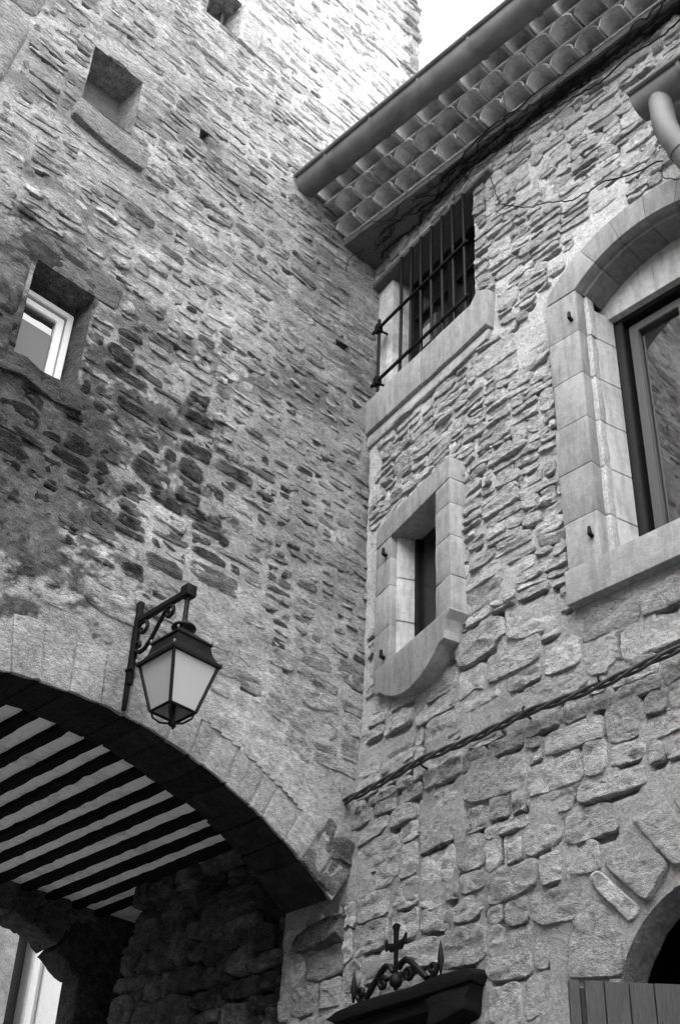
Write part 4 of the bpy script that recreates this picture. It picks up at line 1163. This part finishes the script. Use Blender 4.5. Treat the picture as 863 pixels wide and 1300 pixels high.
# ================================================================== wall lantern
LX, LY = -1.42, -.385
lan = empty('wall_lantern', (LX, -.02, 4.28), 'black iron street lantern with frosted panes on a scrolled bracket above the passage arch', 'lantern')
FLN = Fr(LX, 0, 1, 0, 0, -1)
prism('wall_post', FLN, [(-.013, 4.36), (.013, 4.36), (.013, 4.785), (-.013, 4.785)], .012, .04, M_IRON, lan, .003)
prism('post_foot', FLN, [(-.008, 4.24), (.008, 4.24), (.010, 4.36), (-.010, 4.36)], .0, .03, M_IRON, lan, .002)
tube('post_bolt', [(LX-.01, -.0, 4.43), (LX-.01, -.055, 4.43)], .010, M_IRON, lan, 8)
box('arm', (LX-.012, LY+.01, 4.672), (LX+.012, -.03, 4.70), M_IRON, lan, .003)
box('arm_head', (LX-.026, LY-.028, 4.655), (LX+.026, LY+.028, 4.712), M_IRON, lan, .006)
tube('drop_rod', [(LX, LY, 4.66), (LX, LY, 4.49)], .011, M_IRON, lan, 10)
def brk(pts2, r): tube('bracket_scroll', [(LX, -y, z_) for y, z_ in pts2], r, M_IRON, lan, 8)
brk([(.05, 4.52), (.075, 4.505), (.11, 4.51), (.15, 4.545), (.19, 4.60), (.225, 4.645), (.26, 4.665)], .010)
brk(spiral(.055, 4.545, .03, .010, -math.pi/2, -math.pi*2.3), .008)
brk(spiral(.262, 4.632, .035, .010, math.pi/2, -math.pi*1.4), .009)
brk(spiral(.075, 4.628, .042, .012, math.pi*.75, -math.pi*1.2), .009)
def sq(wd, z_): return [(LX-wd, LY-wd, z_), (LX+wd, LY-wd, z_), (LX+wd, LY+wd, z_), (LX-wd, LY+wd, z_)]
def frustum(name, levels, mat, parent, cap=True):
    V = []; Fc = []
    for wd, z_ in levels: V += sq(wd, z_)
    for i in range(len(levels)-1):
        for k in range(4): Fc.append((i*4+k, i*4+(k+1) % 4, (i+1)*4+(k+1) % 4, (i+1)*4+k))
    if cap: Fc += [(3, 2, 1, 0), tuple(len(levels)*4-4+k for k in range(4))]
    return obj_np(name, V, Fc, mat, parent, None, False)
ZR, ZB, WR, WB = 4.312, 4.10, .116, .066
roof = frustum('lantern_roof', [(.128, ZR-.004), (.128, ZR+.010), (.112, ZR+.025), (.096, ZR+.055), (.088, ZR+.098), (.094, ZR+.10), (.094, ZR+.108), (.030, ZR+.165), (.030, ZR+.175)], M_IRON, lan)
V, Fc = lathe_geo((LX, LY, ZR+.165), [(.028, 0), (.032, .010), (.052, .016), (.055, .022), (.050, .030), (.022, .042), (.014, .055), (.012, .07)], 18)
obj_np('chimney_cap', V, Fc, M_IRON, roof)
for sx in (-1, 1):
    for sy in (-1, 1):
        tube('corner_bar', [(LX+sx*WR, LY+sy*WR, ZR), (LX+sx*WB, LY+sy*WB, ZB)], .0075, M_IRON, lan, 6)
        for wd, z0 in ((.126, ZR+.01), (.092, ZR+.108)):
            V, Fc = lathe_geo((LX+sx*wd, LY+sy*wd, z0), [(.003, 0), (.005, .006), (.006, .012), (.003, .018)], 8); obj_np('finial', V, Fc, M_ZINC, roof)
        tube('foot_scroll', [(LX+sx*WB*.95, LY+sy*WB*.95, ZB), (LX+sx*WB*.85, LY+sy*WB*.85, ZB-.028), (LX+sx*WB*.5, LY+sy*WB*.5, ZB-.05), (LX, LY, ZB-.052)], .005, M_IRON, lan, 6)
for k in range(4):
    t = [sq(WR-.003, ZR)[k], sq(WR-.003, ZR)[(k+1) % 4]]; b_ = [sq(WB-.002, ZB+.004)[k], sq(WB-.002, ZB+.004)[(k+1) % 4]]
    q = np.array([b_[0], b_[1], t[1], t[0]]); c = np.array([LX, LY, 0]); inn = q.copy(); inn[:, :2] = c[:2]+(q[:, :2]-c[:2])*.965
    obj_np('pane', np.vstack([q, inn]), [(0, 1, 2, 3), (7, 6, 5, 4), (0, 4, 5, 1), (1, 5, 6, 2), (2, 6, 7, 3), (3, 7, 4, 0)], M_FROST, lan, None, False)
    a_, c_ = sq(WB, ZB)[k], sq(WB, ZB)[(k+1) % 4]; tube('bottom_rail', [a_, c_], .006, M_IRON, lan, 6)
V, Fc = lathe_geo((LX, LY, ZB), [(.012, -.06), (.016, -.05), (.010, -.035), (.010, .03), (.018, .04), (.018, .06), (.004, .065)], 12)
obj_np('lamp_holder', V, Fc, M_IRON, lan)

# ================================================================== house beyond the passage
rear = empty('rear_house', (0, 5.6, 0), 'pale house seen through the passage with a white moulded door frame', 'house')
FB = Fr(0, 5.2, 1, 0, 0, -1)
prism('wall', FB, rect(-6, 1.26, 0, 8.5), -.4, 0, M_PLASTER, rear, 0, .30)
prism('wall', FB, rect(1.9, 6, 0, 8.5), -.4, -.001, M_PLASTER, rear, 0, .34)
prism('wall', FB, rect(1.261, 1.899, 5.4, 8.5), -.4, -.001, M_PLASTER, rear, 0, .34)
prism('door_leaf', FB, rect(1.26, 1.44, 0, 5.4), -.3, -.16, M_CASE, rear, .01)
prism('door_frame', FB, rect(1.44, 1.50, 0, 5.4), -.3, .0, M_WHITE, rear, .01)
prism('door_frame', FB, rect(1.502, 1.55, 0, 5.4), -.3, -.03, M_WHITE, rear, .01)
prism('door_frame', FB, rect(1.552, 1.90, 0, 5.4), -.3, .012, M_WHITE, rear, .012)
tube('handle', [FB.p(1.28, 4.43, -.16), FB.p(1.28, 4.43, -.08), FB.p(1.34, 4.44, -.07), FB.p(1.35, 4.40, -.07)], .025, M_IRON, rear, 8)

# ================================================================== unseen house block behind the camera, added to cut low sky light
opp = empty('added_lane_house', (-6.4, -5, 0), 'unseen plain house block added across the lane to hold back low sky light', 'house')
box('wall', (-7.2, -12, 0), (-6.3, -.4, 8.4), M_MORT_R, opp, 0, .32)
box('roof', (-7.6, -12.2, 8.4), (-6.0, -.35, 8.55), M_TILE, opp, 0, .25)
